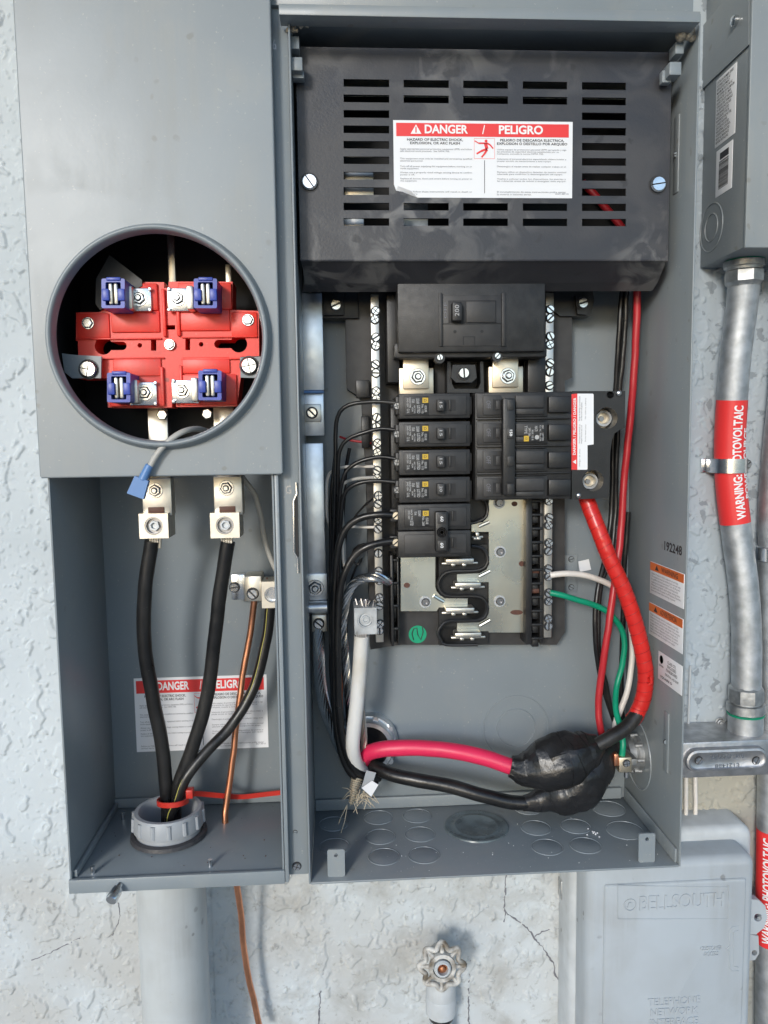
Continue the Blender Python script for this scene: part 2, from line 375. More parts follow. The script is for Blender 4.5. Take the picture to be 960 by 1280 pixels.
_sc = {}
def screw_mesh(r, h, cross=False, material='zinc', slot=0.16):    # head seen along -y, real slot; origin at the seat
    key = (round(r, 5), round(h, 5), cross, material)
    if key in _sc: return _sc[key]
    mb = MB(); mb.lathe([(r, 0), (r, h * 0.55), (r * 0.97, h * 0.6)], (0, 0, 0), (0, -1, 0), 18)
    mb.lathe([(r * 1.16, 0), (r * 1.16, h * .12)], (0, 0, 0), (0, -1, 0), 18); nb = len(mb.f)
    s = (slot if r < .0052 else slot * .5) * r; n = 7
    def wedge(a0, a1, off):
        pts = [off] + [(r * 0.97 * math.cos(a0 + (a1 - a0) * i / n), r * 0.97 * math.sin(a0 + (a1 - a0) * i / n)) for i in range(n + 1)]
        pt2 = [(p[0] * 0.82 + off[0] * 0.18, p[1] * 0.82 + off[1] * 0.18) for p in pts]; k = len(pts)
        mb.add([(p[0], -h * 0.6, p[1]) for p in pts] + [(p[0], -h, p[1]) for p in pt2],
               [tuple(range(k, 2 * k))] + [(i, (i + 1) % k, k + (i + 1) % k, k + i) for i in range(k)])
    if cross: s = (.1 if r < .0052 else .055) * r
    e = math.asin(min(0.9, s / r))
    if cross:
        for k in range(4):
            a = k * math.pi / 2; wedge(a + e, a + math.pi / 2 - e, (s * (math.cos(a) - math.sin(a)), s * (math.cos(a) + math.sin(a))))
    else:
        for k in range(2):
            a = k * math.pi; wedge(a + e, a + math.pi - e, (0, s if k == 0 else -s))
    me = bpy.data.meshes.new("screw"); me.from_pydata(mb.v, [], mb.f); me.materials.append(M[material]); me.materials.append(M['gap_shade'])
    me.shade_smooth(); me.set_sharp_from_angle(angle=math.radians(35)); _sc[key] = me
    for k, p in enumerate(me.polygons): p.material_index = 1 if k < nb else 0
    bm_ = bmesh.new(); bm_.from_mesh(me); bmesh.ops.recalc_face_normals(bm_, faces=bm_.faces[:]); bm_.to_mesh(me); bm_.free()
    return me
def screw(parent, px, py, y, rpx, name='screw', cross=False, material='zinc', h=0.6, ang=None, label=None):
    r = rpx * K(y)
    return place(name, screw_mesh(r, r * h, cross, material), parent, P(px, py, y), (0, random.uniform(0, 3.14) if ang is None else ang, 0), label)
def hexbolt(parent, px, py, y, rpx, name='hex_bolt', material='zinc', washer=1.35, stud=True, h=0.7):
    r = rpx * K(y); mb = MB(); nd_ = set()
    if washer: mb.lathe([(r * washer, 0), (r * washer, r * 0.15), (r * washer * 0.95, r * 0.2)], (0, 0, 0), (0, -1, 0), 20)
    k0 = len(mb.f); mb.lathe([(r * 1.1, r * 0.1), (r * 1.1, r * 0.24)], (0, 0, 0), (0, -1, 0), 6); nd_ |= set(range(k0, len(mb.f)))  # dark ring under the hex, painted-in shade of the gap
    mb.lathe([(r * .98, r * 0.15), (r * .98, r * h * 0.85), (r * 0.84, r * h)], (0, 0, 0), (0, -1, 0), 6)
    if stud:
        k0 = len(mb.f); mb.lathe([(r * 0.58, r * h * 0.9), (r * 0.58, r * h + r * .03)], (0, 0, 0), (0, -1, 0), 14); nd_ |= set(range(k0, len(mb.f)))
        mb.lathe([(r * 0.45, r * h * 0.9), (r * 0.45, r * (h + 0.35)), (r * 0.35, r * (h + 0.42))], (0, 0, 0), (0, -1, 0), 12)
    o = mb.build(name, material, parent, at=P(px, py, y), rot=(0, random.uniform(0, 1), 0)); o.data.materials.append(M['gap_shade'])
    for k, p in enumerate(o.data.polygons):
        if k in nd_: p.material_index = 1
    return o

# ------------------------------------------------------------------ ground and wall
YB, YW = 0.120, 0.127           # back panels of the boxes; face of the wall
MB().add([(-150, -300, -1.15), (150, -300, -1.15), (150, 0.3, -1.15), (-150, 0.3, -1.15)], [(0, 1, 2, 3)]).build('ground', 'ground_mat', kind='structure')
wall = thing('wall', (0, YW, -1.15), 'rough stucco wall painted pale blue white behind the metal boxes', 'wall')
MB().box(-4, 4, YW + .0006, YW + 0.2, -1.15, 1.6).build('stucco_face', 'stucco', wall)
# knocked-down splatter in real relief round the boxes
import numpy as np
def gnoise(x, z, seed):
    rs = np.random.RandomState(seed); g = rs.rand(256, 256) * 2 * np.pi; gx, gz = np.cos(g), np.sin(g)
    xi, zi = np.floor(x).astype(int), np.floor(z).astype(int); fx, fz = x - xi, z - zi
    u, v = fx * fx * fx * (fx * (fx * 6 - 15) + 10), fz * fz * fz * (fz * (fz * 6 - 15) + 10)
    def d(i, j): a, b = (xi + i) % 256, (zi + j) % 256; return gx[a, b] * (fx - i) + gz[a, b] * (fz - j)
    return (d(0, 0) * (1 - u) + d(1, 0) * u) * (1 - v) + (d(0, 1) * (1 - u) + d(1, 1) * u) * v
def fbm(x, z, seed, o=3): return sum(gnoise(x * 2 ** k, z * 2 ** k, seed + k) * .5 ** k for k in range(o))
def relief(x0, x1, z0, z1, st=.00105):
    nx, nz = int((x1 - x0) / st) + 1, int((z1 - z0) / st) + 1
    X, Z = np.meshgrid(np.linspace(x0, x1, nx), np.linspace(z0, z1, nz), indexing='ij')
    ss = lambda q, a, b: (lambda t: t * t * (3 - 2 * t))(np.clip((q - a) / (b - a), 0, 1))
    wx, wz = X + .004 * gnoise(X * 90, Z * 90, 5), Z + .004 * gnoise(X * 90, Z * 90, 9)
    big = fbm(wx * 55, wz * 42, 11); msk = .5 + .9 * fbm(X * 11, Z * 11, 31, 2)
    h = ss(big, .335 - .17 * msk, .362 - .17 * msk) * (.0017 + .0005 * gnoise(X * 70, Z * 70, 41))
    sm = fbm(wx * 150, wz * 130, 21, 2); h = np.maximum(h, ss(sm, .44 - .13 * msk, .50 - .13 * msk) * .0010)
    h += .00016 * fbm(X * 160, Z * 160, 51, 3) - .0012 * ss(-sm, .38 - .06 * (X > .2), .45)
    me = bpy.data.meshes.new('splatter_relief'); n = nx * nz
    co_ = np.stack([X, YW - np.maximum(h, -.0005), Z], -1).reshape(-1); me.vertices.add(n); me.vertices.foreach_set('co', co_)
    i = np.arange(n).reshape(nx, nz); q = np.stack([i[:-1, :-1], i[1:, :-1], i[1:, 1:], i[:-1, 1:]], -1).reshape(-1, 4); f = len(q)
    me.loops.add(f * 4); me.loops.foreach_set('vertex_index', q.reshape(-1)); me.polygons.add(f)
    me.polygons.foreach_set('loop_start', np.arange(f) * 4); me.update(calc_edges=True); me.materials.append(M['stucco']); me.shade_smooth()
    place('splatter_relief', me, wall, kind='stuff')
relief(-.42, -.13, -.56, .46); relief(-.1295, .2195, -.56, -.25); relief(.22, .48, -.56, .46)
ev = thing('roof_eave', (0, -.3, 1.0), 'pale painted roof overhang above the metal boxes', 'roof')
MB().box(-4, 4, -.75, YW - .001, .80, .84).build('soffit', 'soffit_paint', ev)
MB().box(-4, 4, -.775, -.751, .79, 1.0).build('fascia', 'soffit_paint', ev)
def crack(pts, r=0.0005):
    q = px_path([(a, b, YW) for a, b in pts], 0.002)
    q = [p + Vector((random.uniform(-1, 1), 0, random.uniform(-1, 1))) * 0.0007 for p in q]
    mb = MB(); mb.tube(q, [r * random.uniform(.3, 1.3) for _ in q], 5); mb.build('crack', 'ink_grey', wall)
crack([(633, 1090), (631, 1125), (632, 1140), (646, 1150), (660, 1162), (668, 1172), (680, 1187), (692, 1205), (693, 1215), (702, 1228)], .0009)
crack([(632, 1140), (630, 1152)], .0007); crack([(668, 1170), (683, 1163), (700, 1160)], .0006); crack([(710, 1250), (703, 1265), (698, 1285)], .0008)
crack([(403, 1190), (404, 1215), (400, 1245), (399, 1290)], .0008)
crack([(40, 1200), (60, 1192), (85, 1180), (100, 1172)], .0006); crack([(588, 1200), (586, 1240), (586, 1285)], .0008)
crack([(145, 1120), (150, 1145), (140, 1170)], .0005)

# ------------------------------------------------------------------ the two grey boxes
XL0 = P(88, 1117, 0).x; XL1 = P(356, 1101, 0).x
XR0 = P(386, 1105, 0).x; XR1 = P(851, 1084, 0).x
ZB = (P(386, 1105, 0).z + P(851, 1084, 0).z) / 2; ZT = P(612, 12, 0).z
ZL = (P(89, 1117, 0).z + P(356, 1101, 0).z) / 2
T = 0.0016
meter = thing('meter_enclosure', ((XL0 + XL1) / 2, 0.06, ZL), 'left grey steel meter box with open lower wiring compartment', 'electrical box')
def part(parent, name, material, x0, x1, y0, y1, z0, z1, bev=0.0005, **k): return MB().box(x0, x1, y0, y1, z0, z1, bev).build(name, material, parent, **k)
ZTOP = 0.52
part(meter, 'back_panel', 'grey_paint', XL0, XL1, YB, YB + T, ZL, ZTOP)
part(meter, 'side_panel', 'grey_paint', XL0, XL0 + T, 0, YB - 0.0003, ZL + 0.0005, ZTOP)
part(meter, 'side_panel', 'grey_paint', XL1 - T, XL1, 0.0, YB - 0.0003, ZL + 0.0005, ZTOP)
zf = ZL + 0.0095
part(meter, 'floor_panel', 'grey_paint', XL0 + T, XL1 - T, 0.002, YB - 0.0006, zf - T, zf)
part(meter, 'front_lip', 'grey_paint', XL0 - 0.0004, XL1 + 0.0004, -0.0022, 0.0016, ZL - 0.0004, zf + 0.0012, 0.0008)
part(meter, 'rear_flange', 'grey_paint', XL0 + T, XL1 - T, YB - 0.0035, YB - 0.0005, zf + 0.0002, zf + 0.009)
part(meter, 'side_flange', 'grey_paint', XL0 + T + .0002, XL0 + T + 0.003, 0.004, YB - 0.004, zf + 0.0002, zf + 0.006)
part(meter, 'centre_channel', 'grey_paint', XL1 + 0.0004, XR0 - 0.0004, 0.008, 0.010, ZB + 0.004, ZTOP)
part(meter, 'channel_edge', 'grey_paint', XL1 + 0.0004, XL1 + 0.0035, -0.001, 0.0078, ZL, P(350, 592, 0).z, .0006)
screw(meter, 371, 1082.5, 0.0078, 5.2, cross=True)
screw(meter, 369, 1040, 0.0078, 2.6, 'rivet', material='grey_paint')
for a, b in ((116, 1092), (154, 1024), (263, 1083)):
    p = PZ(a, b, zf); MB().cyl(p, p + Vector((0, 0, 0.006)), 0.0018, n=10).build('stud', 'zinc', meter)
p = P(147, 1112, -0.002)
MB().lathe([(0.0026, 0), (0.0026, 0.004), (0.0042, 0.0042), (0.0046, 0.007), (0.0046, 0.013), (0.0040, 0.0145)], p + Vector((0.002, 0, 0.004)), (-0.25, -1, -0.35), 16).build('captive_screw', 'zinc', meter)
mb = MB(); ptext(mb, '6', 340.5, 49, 345.5, 62, 0.0077); ptext(mb, 'G', 357, 607, 364, 617, 0.0077); mb.build('stamped_lettering', 'steel_dark', meter)
mb = MB(); mb.tube([P(*q, 0.006) for q in ((370, 603), (371, 617), (367, 626), (367.5, 690), (372, 698), (372.5, 716))], 0.0007, 6); mb.build('latch_wire', 'zinc', meter)
MB().pbox(368.8, 621, 372.5, 696, 0.0066, 0.0076, 0).build('latch_slot', 'deep_black', meter)

panel = thing('breaker_panel_enclosure', ((XR0 + XR1) / 2, 0.06, ZB), 'right grey steel box holding the circuit breakers', 'electrical box')
part(panel, 'back_panel', 'grey_paint', XR0 + T, XR1 - T, YB, YB + T, ZB, ZT)
part(panel, 'side_panel', 'grey_paint', XR0, XR0 + T, 0, YB + T, ZB, ZT, 0.0006)
rw = part(panel, 'side_panel', 'grey_paint', XR1 - T, XR1, 0, YB + T, ZB, ZT, 0.0006)
part(panel, 'floor_panel', 'grey_paint', XR0 + T + .0001, XR1 - T - .0001, -0.0004, YB - 0.0003, ZB - 0.0002, ZB + T, 0.0005)
part(panel, 'top_panel', 'grey_paint', XR0 + T + .0001, XR1 - T - .0001, 0.004, YB - 0.0003, ZT - T, ZT)
part(panel, 'rear_flange', 'grey_paint', XR0 + T + .0003, XR1 - 0.006, YB - 0.004, YB - 0.0005, ZB + T + .0002, ZB + T + 0.011, 0.0008)
part(panel, 'side_flange', 'grey_paint', XR1 - T - 0.0022, XR1 - T - .0003, 0.003, YB - 0.0045, ZB + T + .0002, ZB + T + 0.012, 0.0006)
x0, x1, z0, z1 = rect(348.4, 9, 876, 23, -0.012)
MB().box(x0, x1, -0.012, -0.0104, z0, z1, .0006).build('drip_lip', 'grey_paint', panel)
MB().box(x0 + .0003, x1 - .0003, -0.0102, 0.0035, z0 + .0002, z0 + .0018, .0004).build('top_flange', 'grey_paint', panel)
x0, x1, z0, z1 = rect(333, -60, 866, 7.5, 0.0)
MB().box(XL1 + .002, XR1 - 0.004, 0.004, 0.012, z0, z0 + 0.05, .0008).build('hood_rail', 'grey_paint', panel)
def tab(a, b, c, d, yf, yb): MB().pbox(a, b, c, d, yf, yb, 0.0006).build('corner_tab', 'grey_paint', panel)
tab(362.5, 45, 374, 61, 0.010, 0.022); tab(363, 71, 378, 88, 0.006, 0.018); tab(365.5, 88.4, 380, 97.5, 0.012, 0.020)
tab(844.5, 52, 855, 67, 0.010, 0.022); tab(837, 77, 852, 93.5, 0.006, 0.018); tab(828, 87.5, 839.5, 103, 0.014, 0.020)
for (a, b, c, d) in ((409.3, 1062, 431, 1089.5), (798.5, 1042, 819, 1069)):
    x0, x1, z0, z1 = rect(a, b, c, d, 0.006)
    mb = MB(); mb.prism([(q[0], q[1]) for q in rrect(x0, ZB + T, x1, z1, 0.0016)], [circ((x0 + x1) / 2, z1 - 0.0048, 0.0016, 14)], 0.006, 0.0078); mb.build('mounting_tab', 'grey_paint', panel)
zr = ZB + T
def ko(px, py, r):
    r *= 1.08
    p = PZ(px, py, zr); mb = MB()
    mb.lathe([(0, .00035), (r - .0009, .00035), (r - .0005, .0002), (r - .0004, -.0002)], (p.x, p.y, p.z), (0, 0, 1), 32)
    mb.lathe([(r - .0001, -.0002), (r + .0002, .0005), (r + .00045, .0005), (r + .0009, -.0002)], (p.x, p.y, p.z), (0, 0, 1), 32)
    mb.build('knockout', 'grey_paint', panel)
for a, b in ((417, 1030), (418, 1058), (473, 1022), (521.5, 1020), (475.5, 1046), (525, 1043), (480, 1071), (530, 1069), (660, 1010), (670, 1035), (684, 1059), (705, 1009), (719.6, 1033), (732, 1057)): ko(a, b, 0.0118)
ko(761, 1011, 0.0135); ko(781, 1038, 0.0145)
p = PZ(595.5, 1033, zr)
MB().lathe([(0, .0006), (.017, .0006), (.0185, .0012), (.0200, .0012), (.0210, .0006), (.0245, .0006), (.0268, .0016), (.0285, .0012), (.0290, -.0002)], p, (0, 0, 1), 40).build('knockout_plug', 'plug_paint', panel)
p = P(645, 910, YB)
for r in (0.0175, 0.0305): MB().lathe([(r, .0002), (r + .0004, -.0009), (r + .0012, -.0009), (r + .0016, .0002)], p, (0, 1, 0), 48).build('knockout_ring', 'grey_paint', panel)
mb = MB()
for _ in range(45):
    x, y = random.uniform(XR0 + .01, XR1 - .01), random.uniform(.006, .11); w = random.uniform(.0003, .0009); w *= .7; mb.box(x, x + w, y, y + w * random.uniform(.6, 2), zr + .0001, zr + .0001 + w * .6, 0)
for _ in range(9):
    x, y = P(736, 1035, .06).x + random.gauss(0, .004), .055 + random.gauss(0, .004); mb.box(x, x + .0012, y, y + .001, zr + .0001, zr + .0010, .0002)
mb.build('floor_grit', 'label_white', panel, kind='stuff')
mb = MB()
for _ in range(34):
    x, y = random.uniform(XL0 + .01, XL1 - .01), random.uniform(.008, .11); w = random.uniform(.0002, .0008); mb.box(x, x + w, y, y + w * random.uniform(.6, 2), zf + .0001, zf + .0001 + w * .6, 0)
mb.build('floor_grit', 'brown', meter, kind='stuff')
# right side wall: long shallow embosses, ring, stamped number, labels
xw = XR1 - T
def wall_quad(px0, py0, px1, py1): return PX(px0, py0, xw), PX(px1, py1, xw)
for (a, b, c, d) in ((834, 890, 836, 968), (847, 145, 847.5, 240)):
    A, B = PX(a, b, xw), PX(c, d, xw)
    MB().box(xw - .0008, xw + .0004, A.y - .0045, A.y + .0045, B.z, A.z, .0007).build('embossed_slot', 'grey_paint', panel)
    screw(panel, 0, 0, 0.1, 3, 'rivet', material='grey_paint').location = Vector((xw - .0006, A.y, (A.z + B.z) / 2)) - WORLD[panel.name]
p = PX(797, 943, xw)
MB().lathe([(.0300, .0002), (.0304, -.0008), (.0312, -.0008), (.0316, .0002)], p, (1, 0, 0), 48).build('knockout_ring', 'grey_paint', panel)

def wall_label(px0, pt0, px1, head, lines, title=None, hh=0.0):
    A = PX(px0, pt0[0], xw); B = PX(px0, pt0[1], xw); C = PX(px1, pt0[2], xw)     # top-left, bottom-left, top-right as seen
    y1, y0 = A.y, C.y; zt = (A.z + C.z) / 2; zb = zt - (A.z - B.z); e = xw - .0004
    lb = MB().box(e, xw + .0003, y0, y1, zb, zt, .0002).build('warning_label' if head else 'listing_label', 'label_white', panel)
    X = e - .0002; u, v = (0, -1, 0), (0, 0, 1); w = y1 - y0; H = zt - zb
    if head:
        MB().box(X, e + .0001, y0 + .0004, y1 - .0004, zt - hh, zt - .0004, 0).build('heading_band', 'label_orange', lb)
        mb = MB(); text(mb, title, (X - .0001, y1 - w * .36, zt - hh * .78), u, v, w * .48, hh * .56, .01)
        mb.add([(X - .0001, y1 - w * .16, zt - hh * .8), (X - .0001, y1 - w * .28, zt - hh * .8), (X - .0001, y1 - w * .22, zt - hh * .2)], [(0, 1, 2)])
        mb.build('heading_lettering', 'ink_black', lb, smooth=0)
        mb = MB(); text(mb, lines, (X, y1 - w * .05, zb + H * .08), u, v, w * .88, H - hh - H * .13); mb.build('lettering', 'ink_grey', lb, smooth=0)
    else:
        mb = MB(); text(mb, 'CLASS CTL\nENCLOSED\nPANELBOARD', (X, y1 - w * .36, zb + H * .46), u, v, w * .46, H * .40, .012, align='CENTER')
        text(mb, 'ISSUE No. AD-2387', (X, y1 - w * .32, zb + H * .30), u, v, w * .56, H * .08, .012)
        text(mb, 'SQUARE D', (X, y1 - w * .12, zb + H * .10), u, v, w * .5, H * .10, .02)
        text(mb, 'UL', (X, y1 - w * .105, zb + H * .70), u, v, w * .09, H * .12, .02); text(mb, 'LISTED', (X, y1 - w * .05, zb + H * .50), u, v, w * .2, H * .06, .02)
        mb.lathe([(H * .12, 0), (H * .145, 0)], (X, y1 - w * .15, zb + H * .76), (1, 0, 0), 24)
        mb.build('lettering', 'ink_black', lb, smooth=0)
en = 'Hazard of electric shock, explosion or arc flash.\nThis equipment must be installed and serviced only\nby qualified electrical personnel. Turn off all power\nsupplying this equipment before working inside.\nAlways use a properly rated voltage sensing device\nto confirm that the power is off. Replace all devices,\ndoors and covers before turning on power.'
es = 'Peligro de descarga electrica, explosion o destello.\nSolamente el personal electrico especializado debe\ninstalar y prestar servicio a este equipo. Desenergice\nel equipo antes de realizar cualquier trabajo en el.\nSiempre utilice un dispositivo detector de tension.\nVuelva a colocar todos los dispositivos, las puertas\ny las cubiertas antes de energizar este equipo.'
wall_label(813.5, (701, 741, 718), 856, True, en, 'WARNING', .0075)
wall_label(812, (754, 794, 772), 854.5, True, es, 'ADVERTENCIA', .0075)
wall_label(823.5, (815, 850, 831), 853.5, False, '')
A, C = PX(831, 675, xw), PX(853, 682, xw)
mb = MB(); text(mb, '192248', (xw - .0003, A.y, A.z - .0085), (0, -1, 0), (0, 0, 1), A.y - C.y, .0078, .02); mb.build('stamped_number', 'ink_black', panel, smooth=0)
for a, b, c, d in ((724, 699, 738, 716), (762, 659, 776, 674)): pass
mb = MB(); mb.pbox(704, 694, 722, 739, YB - .0022, YB - .0004, .0006); bk = mb.build('bracket', 'grey_paint', panel)
for y_ in (699, 734): screw(panel, 714, y_, YB - .0022, 3.4, 'bracket_rivet', material='grey_paint')
for pts in (((723, 702), (736, 699), (739, 712), (725, 715)), ((767, 658), (775, 657), (774, 674), (766, 674))): MB().pprism(list(pts), YB - .0012, YB - .0003).build('adhesive_tag', 'label_white', panel)
# mud-dauber dirt in the top corners
for a, b, r, n in ((366, 30, .004, 9), (383, 27, .003, 7), (859, 41, .0055, 9)):
    mb = MB()
    for _ in range(n):
        c = P(a + random.uniform(-8, 8), b + random.uniform(-2, 9), .006); q = r * random.uniform(.35, .8)
        mb.lathe([(0.0001, -q), (q * .7, -q * .7), (q, 0), (q * .7, q * .7), (0.0001, q)], c, (random.random(), random.random(), 1), 8)
    mb.build('mud_nest', 'nest_mud', panel, kind='stuff')

# ------------------------------------------------------------------ meter cover with its rolled ring
cover = thing('meter_cover', P(200, 595, -0.005), 'flat grey steel cover plate with a large round meter opening', 'cover')
yc = -0.006; xa = P(51.5, 597, yc).x; xb = P(351.7, 590, yc).x; zc = (P(51.5, 597, yc).z + P(351.7, 590, yc).z) / 2
cc = P(197.8, 421.5, yc - .006); RO, RI = 133.8 * K(-.012), 124.5 * K(-.012)
mb = MB(); mb.prism([(xa, zc), (xb, zc), (xb, ZTOP), (xa, ZTOP)], [[(cc.x + (RO - .003) * math.cos(2 * math.pi * i / 96), cc.z + (RO - .003) * math.sin(2 * math.pi * i / 96)) for i in range(96)]], yc, yc + .0016); mb.build('cover_plate', 'grey_paint', cover)
mb = MB(); mb.tube([(xa, yc + .0012, ZTOP), (xa, yc + .0012, zc), (xa, yc + .0012, zc)][:2], .0012, 10); mb.tube([(xb, yc + .0012, ZTOP), (xb, yc + .0012, zc)], .0012, 10); mb.tube([(xa, yc + .0012, zc), (xb, yc + .0012, zc)], .0012, 10)
mb.box(xa + .0006, xb - .0006, yc + .001, .0, zc - .0008, zc + .0008, .0003); mb.box(xb - .0008, xb + .0008, yc + .001, .006, zc, ZTOP, .0003); mb.box(xa - .0008, xa + .0008, yc + .001, .012, zc, ZTOP, .0003)
mb.build('folded_edge', 'grey_paint', cover)
mb = MB(); w = RO - RI
prof = [(RO + .0015, .0), (RO + .0006, -.0015), (RO, -.004), (RO - .0004, -.0055)] + [(RO - w * .5 + (w * .42) * math.cos(a), -.0062 - .0036 * math.sin(a)) for a in [math.pi * k / 8 for k in range(9)]] + [(RI, -.004), (RI, .001), (RI + .0012, .001), (RI + .0012, .0005)]
mb.lathe(prof, (cc.x, yc, cc.z), (0, 1, 0), 96, closed=True); mb.build('meter_ring', 'grey_paint', cover)

# ------------------------------------------------------------------ red meter socket block
sock = thing('meter_socket', P(212, 431, .03), 'bright red plastic meter base inside the round opening', 'meter socket')
YS = 0.030
def sp(u, v): return (40 + u / 3, 270 + v / 3)
out = [(265, 248), (475, 248), (495, 248), (495, 270), (512, 270), (512, 246), (752, 246), (752, 352), (850, 356), (852, 525), (782, 528), (782, 610), (770, 712), (540, 716), (540, 695), (525, 695), (525, 718), (284, 718), (284, 608), (176, 610), (172, 468), (165, 468), (165, 362), (255, 360), (265, 350)]
def keyhole(cx_, cy_, r, x_end, h):
    o = []; s = 1 if x_end > cx_ else -1; a0 = math.asin(h / r)
    for i in range(25):
        a = a0 + (2 * math.pi - 2 * a0) * i / 24; o.append((cx_ + s * r * math.cos(a), cy_ + r * math.sin(a)))
    for i in range(9):
        a = -math.pi / 2 + math.pi * i / 8; o.append((x_end - s * h + s * h * math.cos(a), cy_ + h * math.sin(a)))
    return o
holes = [keyhole(268, 487, 33, 355, 16), keyhole(775, 480, 32, 683, 16), circ(404, 485, 9, 12), circ(634, 481, 9, 12), [(446, 463), (466, 463), (466, 505), (446, 505)], [(575, 460), (593, 460), (593, 503), (575, 503)], [(494, 409), (537, 409), (537, 426), (494, 426)]]
mb = MB(); mb.pprism([sp(*q) for q in out], YS, YS + .022, [[sp(*q) for q in h] for h in holes]); mb.build('socket_base', 'red_plastic', sock)
for (a, b, c, d, dy) in ((296, 355, 478, 436, .002), (556, 350, 742, 430, .002), (304, 535, 484, 600, .002), (562, 530, 742, 590, .002), (268, 252, 470, 354, .003), (548, 250, 748, 350, .003), (288, 604, 488, 714, .003), (566, 594, 768, 708, .003), (488, 272, 500, 452, .0035), (540, 268, 553, 450, .0035), (482, 565, 494, 712, .0035), (553, 560, 565, 708, .0035), (168, 364, 290, 458, .0016), (748, 360, 845, 452, .0016), (175, 538, 262, 606, .0016)):
    q0, q1 = sp(a, b), sp(c, d); MB().pbox(q0[0], q0[1], q1[0], q1[1], YS - dy, YS + .001, .0008).build('raised_panel', 'red_plastic', sock)
for (a, b) in ((165, 457), (175, 530), (560, 450), (560, 532)):
    q0 = sp(a, b); q1 = sp(a + 320 if a < 200 else a + 285, b + 6); MB().pbox(q0[0], q0[1], q1[0], q1[1], YS - .0022, YS + .001, .0004).build('rib', 'red_plastic', sock)
for (u, v, s) in ((304, 290, 1), (650, 290, -1), (325, 643, 1), (667, 635, -1)):
    px, py = sp(u, v); y0 = .002
    # spring clip bed plate with its hex nut
    q = sp(u + s * 92, v + 22); mb = MB(); mb.pbox(q[0] - 17, q[1] - 14, q[0] + 17, q[1] + 15, YS - .0055, YS - .0032, .0006)
    for dx in (-15, 15):
        for dyy in (-13, 13): mb.pbox(q[0] + dx - 2, q[1] + dyy - 2.2, q[0] + dx + 2, q[1] + dyy + 2.2, YS - .0075, YS - .0055, .0005)
    mb.build('clip_plate', 'zinc', sock)
    hexbolt(sock, q[0] + (2 if s > 0 else -4), q[1] - 1, YS - .0055, 7.2, 'clip_nut')
    # blue guide with two spring leaves
    r0 = (px - 14.5, py - 18.5, px + 14.5, py + 18.5)
    mb = MB(); mb.pprism(rrect(*r0, 2), y0, YS - .003, [rrect(px - 9.5, py - 14, px + 9.5, py + 15, 1.5)])
    mb.pbox(px - 14.2, py - 6, px - 5.5, py + 9, y0 - .0016, y0 + .006, .0006); mb.pbox(px + 5.5, py - 6, px + 14.2, py + 9, y0 - .0016, y0 + .006, .0006)
    mb.pbox(px - 9, py - 20.5, px + 9, py - 16, y0 - .001, y0 + .012, .0006)
    jh = mb.build('jaw_guide', 'blue_plastic', sock)
    for k in (-1, 1):
        mb = MB(); c = px + k * 3.3
        mb.pbox(c - 2.6, py - 13, c + 2.6, py + 14, y0 + .0012, y0 + .022, .0012); mb.build('spring_leaf', 'tin', jh)
    MB().pbox(px - 9.2, py - 13.5, px + 9.2, py + 14.5, y0 + .016, YS - .0045, 0).build('jaw_floor', 'deep_black', jh)
    mb = MB(); a, b = (px + s * 15, px + s * 24); mb.pbox(min(a, b), py - 10, max(a, b), py + 20, YS - .016, YS - .003, .0012); mb.build('jaw_foot', 'tin', sock)
for (u, v, r) in ((210, 402, 6), (810, 390, 6), (516, 482, 5.5)):
    q = sp(u, v); hexbolt(sock, q[0], q[1], YS - .002, r, washer=1.2, stud=False)
for pts, sc in ((((112, 515), (150, 520), (260, 526), (258, 608), (150, 608), (122, 585)), (213, 575)), (((780, 530), (880, 526), (880, 608), (782, 606)), (815, 562))):
    MB().pprism([sp(*q) for q in pts], .022, .0245).build('mounting_bracket', 'grey_paint', sock); q = sp(*sc); screw(sock, q[0], q[1], .022, 10.5, 'bracket_screw', cross=True, h=.5)
for (u, v) in ((490, 746), (658, 742)):
    q = sp(u, v); hexbolt(sock, q[0], q[1], .045, 6.5, washer=0, stud=False)
for r_ in ((509, 60, 536, 275, .050), (726, 180, 748, 275, .050), (438, 715, 512, 1010, .056), (684, 715, 760, 1010, .056)):
    q0, q1 = sp(r_[0], r_[1]), sp(r_[2], r_[3]); MB().pbox(q0[0], q0[1], q1[0], q1[1], r_[4], r_[4] + .003, .0006).build('bus_strap', 'tin', sock)
MB().pprism([sp(*q) for q in ((290, 145), (412, 240), (412, 262), (255, 352), (238, 330), (240, 236))], .026, .029).build('barrier_flap', 'panel_grey_black', sock)
x0, x1, z0, z1 = rect(56, 270, 336, 585, .085)
MB().box(XL0 + .003, XL1 - .003, .085, .088, zc + .012, .3, .0005).build('shade_backing', 'deep_black', sock)  # black sheet added to keep the unlit cavity behind the socket dark
MB().box(XL0 + .002, XL0 + .0035, .012, .085, zc + .012, .3, .0003).build('shade_liner', 'deep_black', sock)  # black side and top sheets added to darken the cavity
MB().box(XL1 - .0035, XL1 - .002, .012, .085, zc + .012, .3, .0003).build('shade_liner', 'deep_black', sock)
MB().box(XL0 + .004, XL1 - .004, .012, .084, .3, .303, .0003).build('shade_liner', 'deep_black', sock)

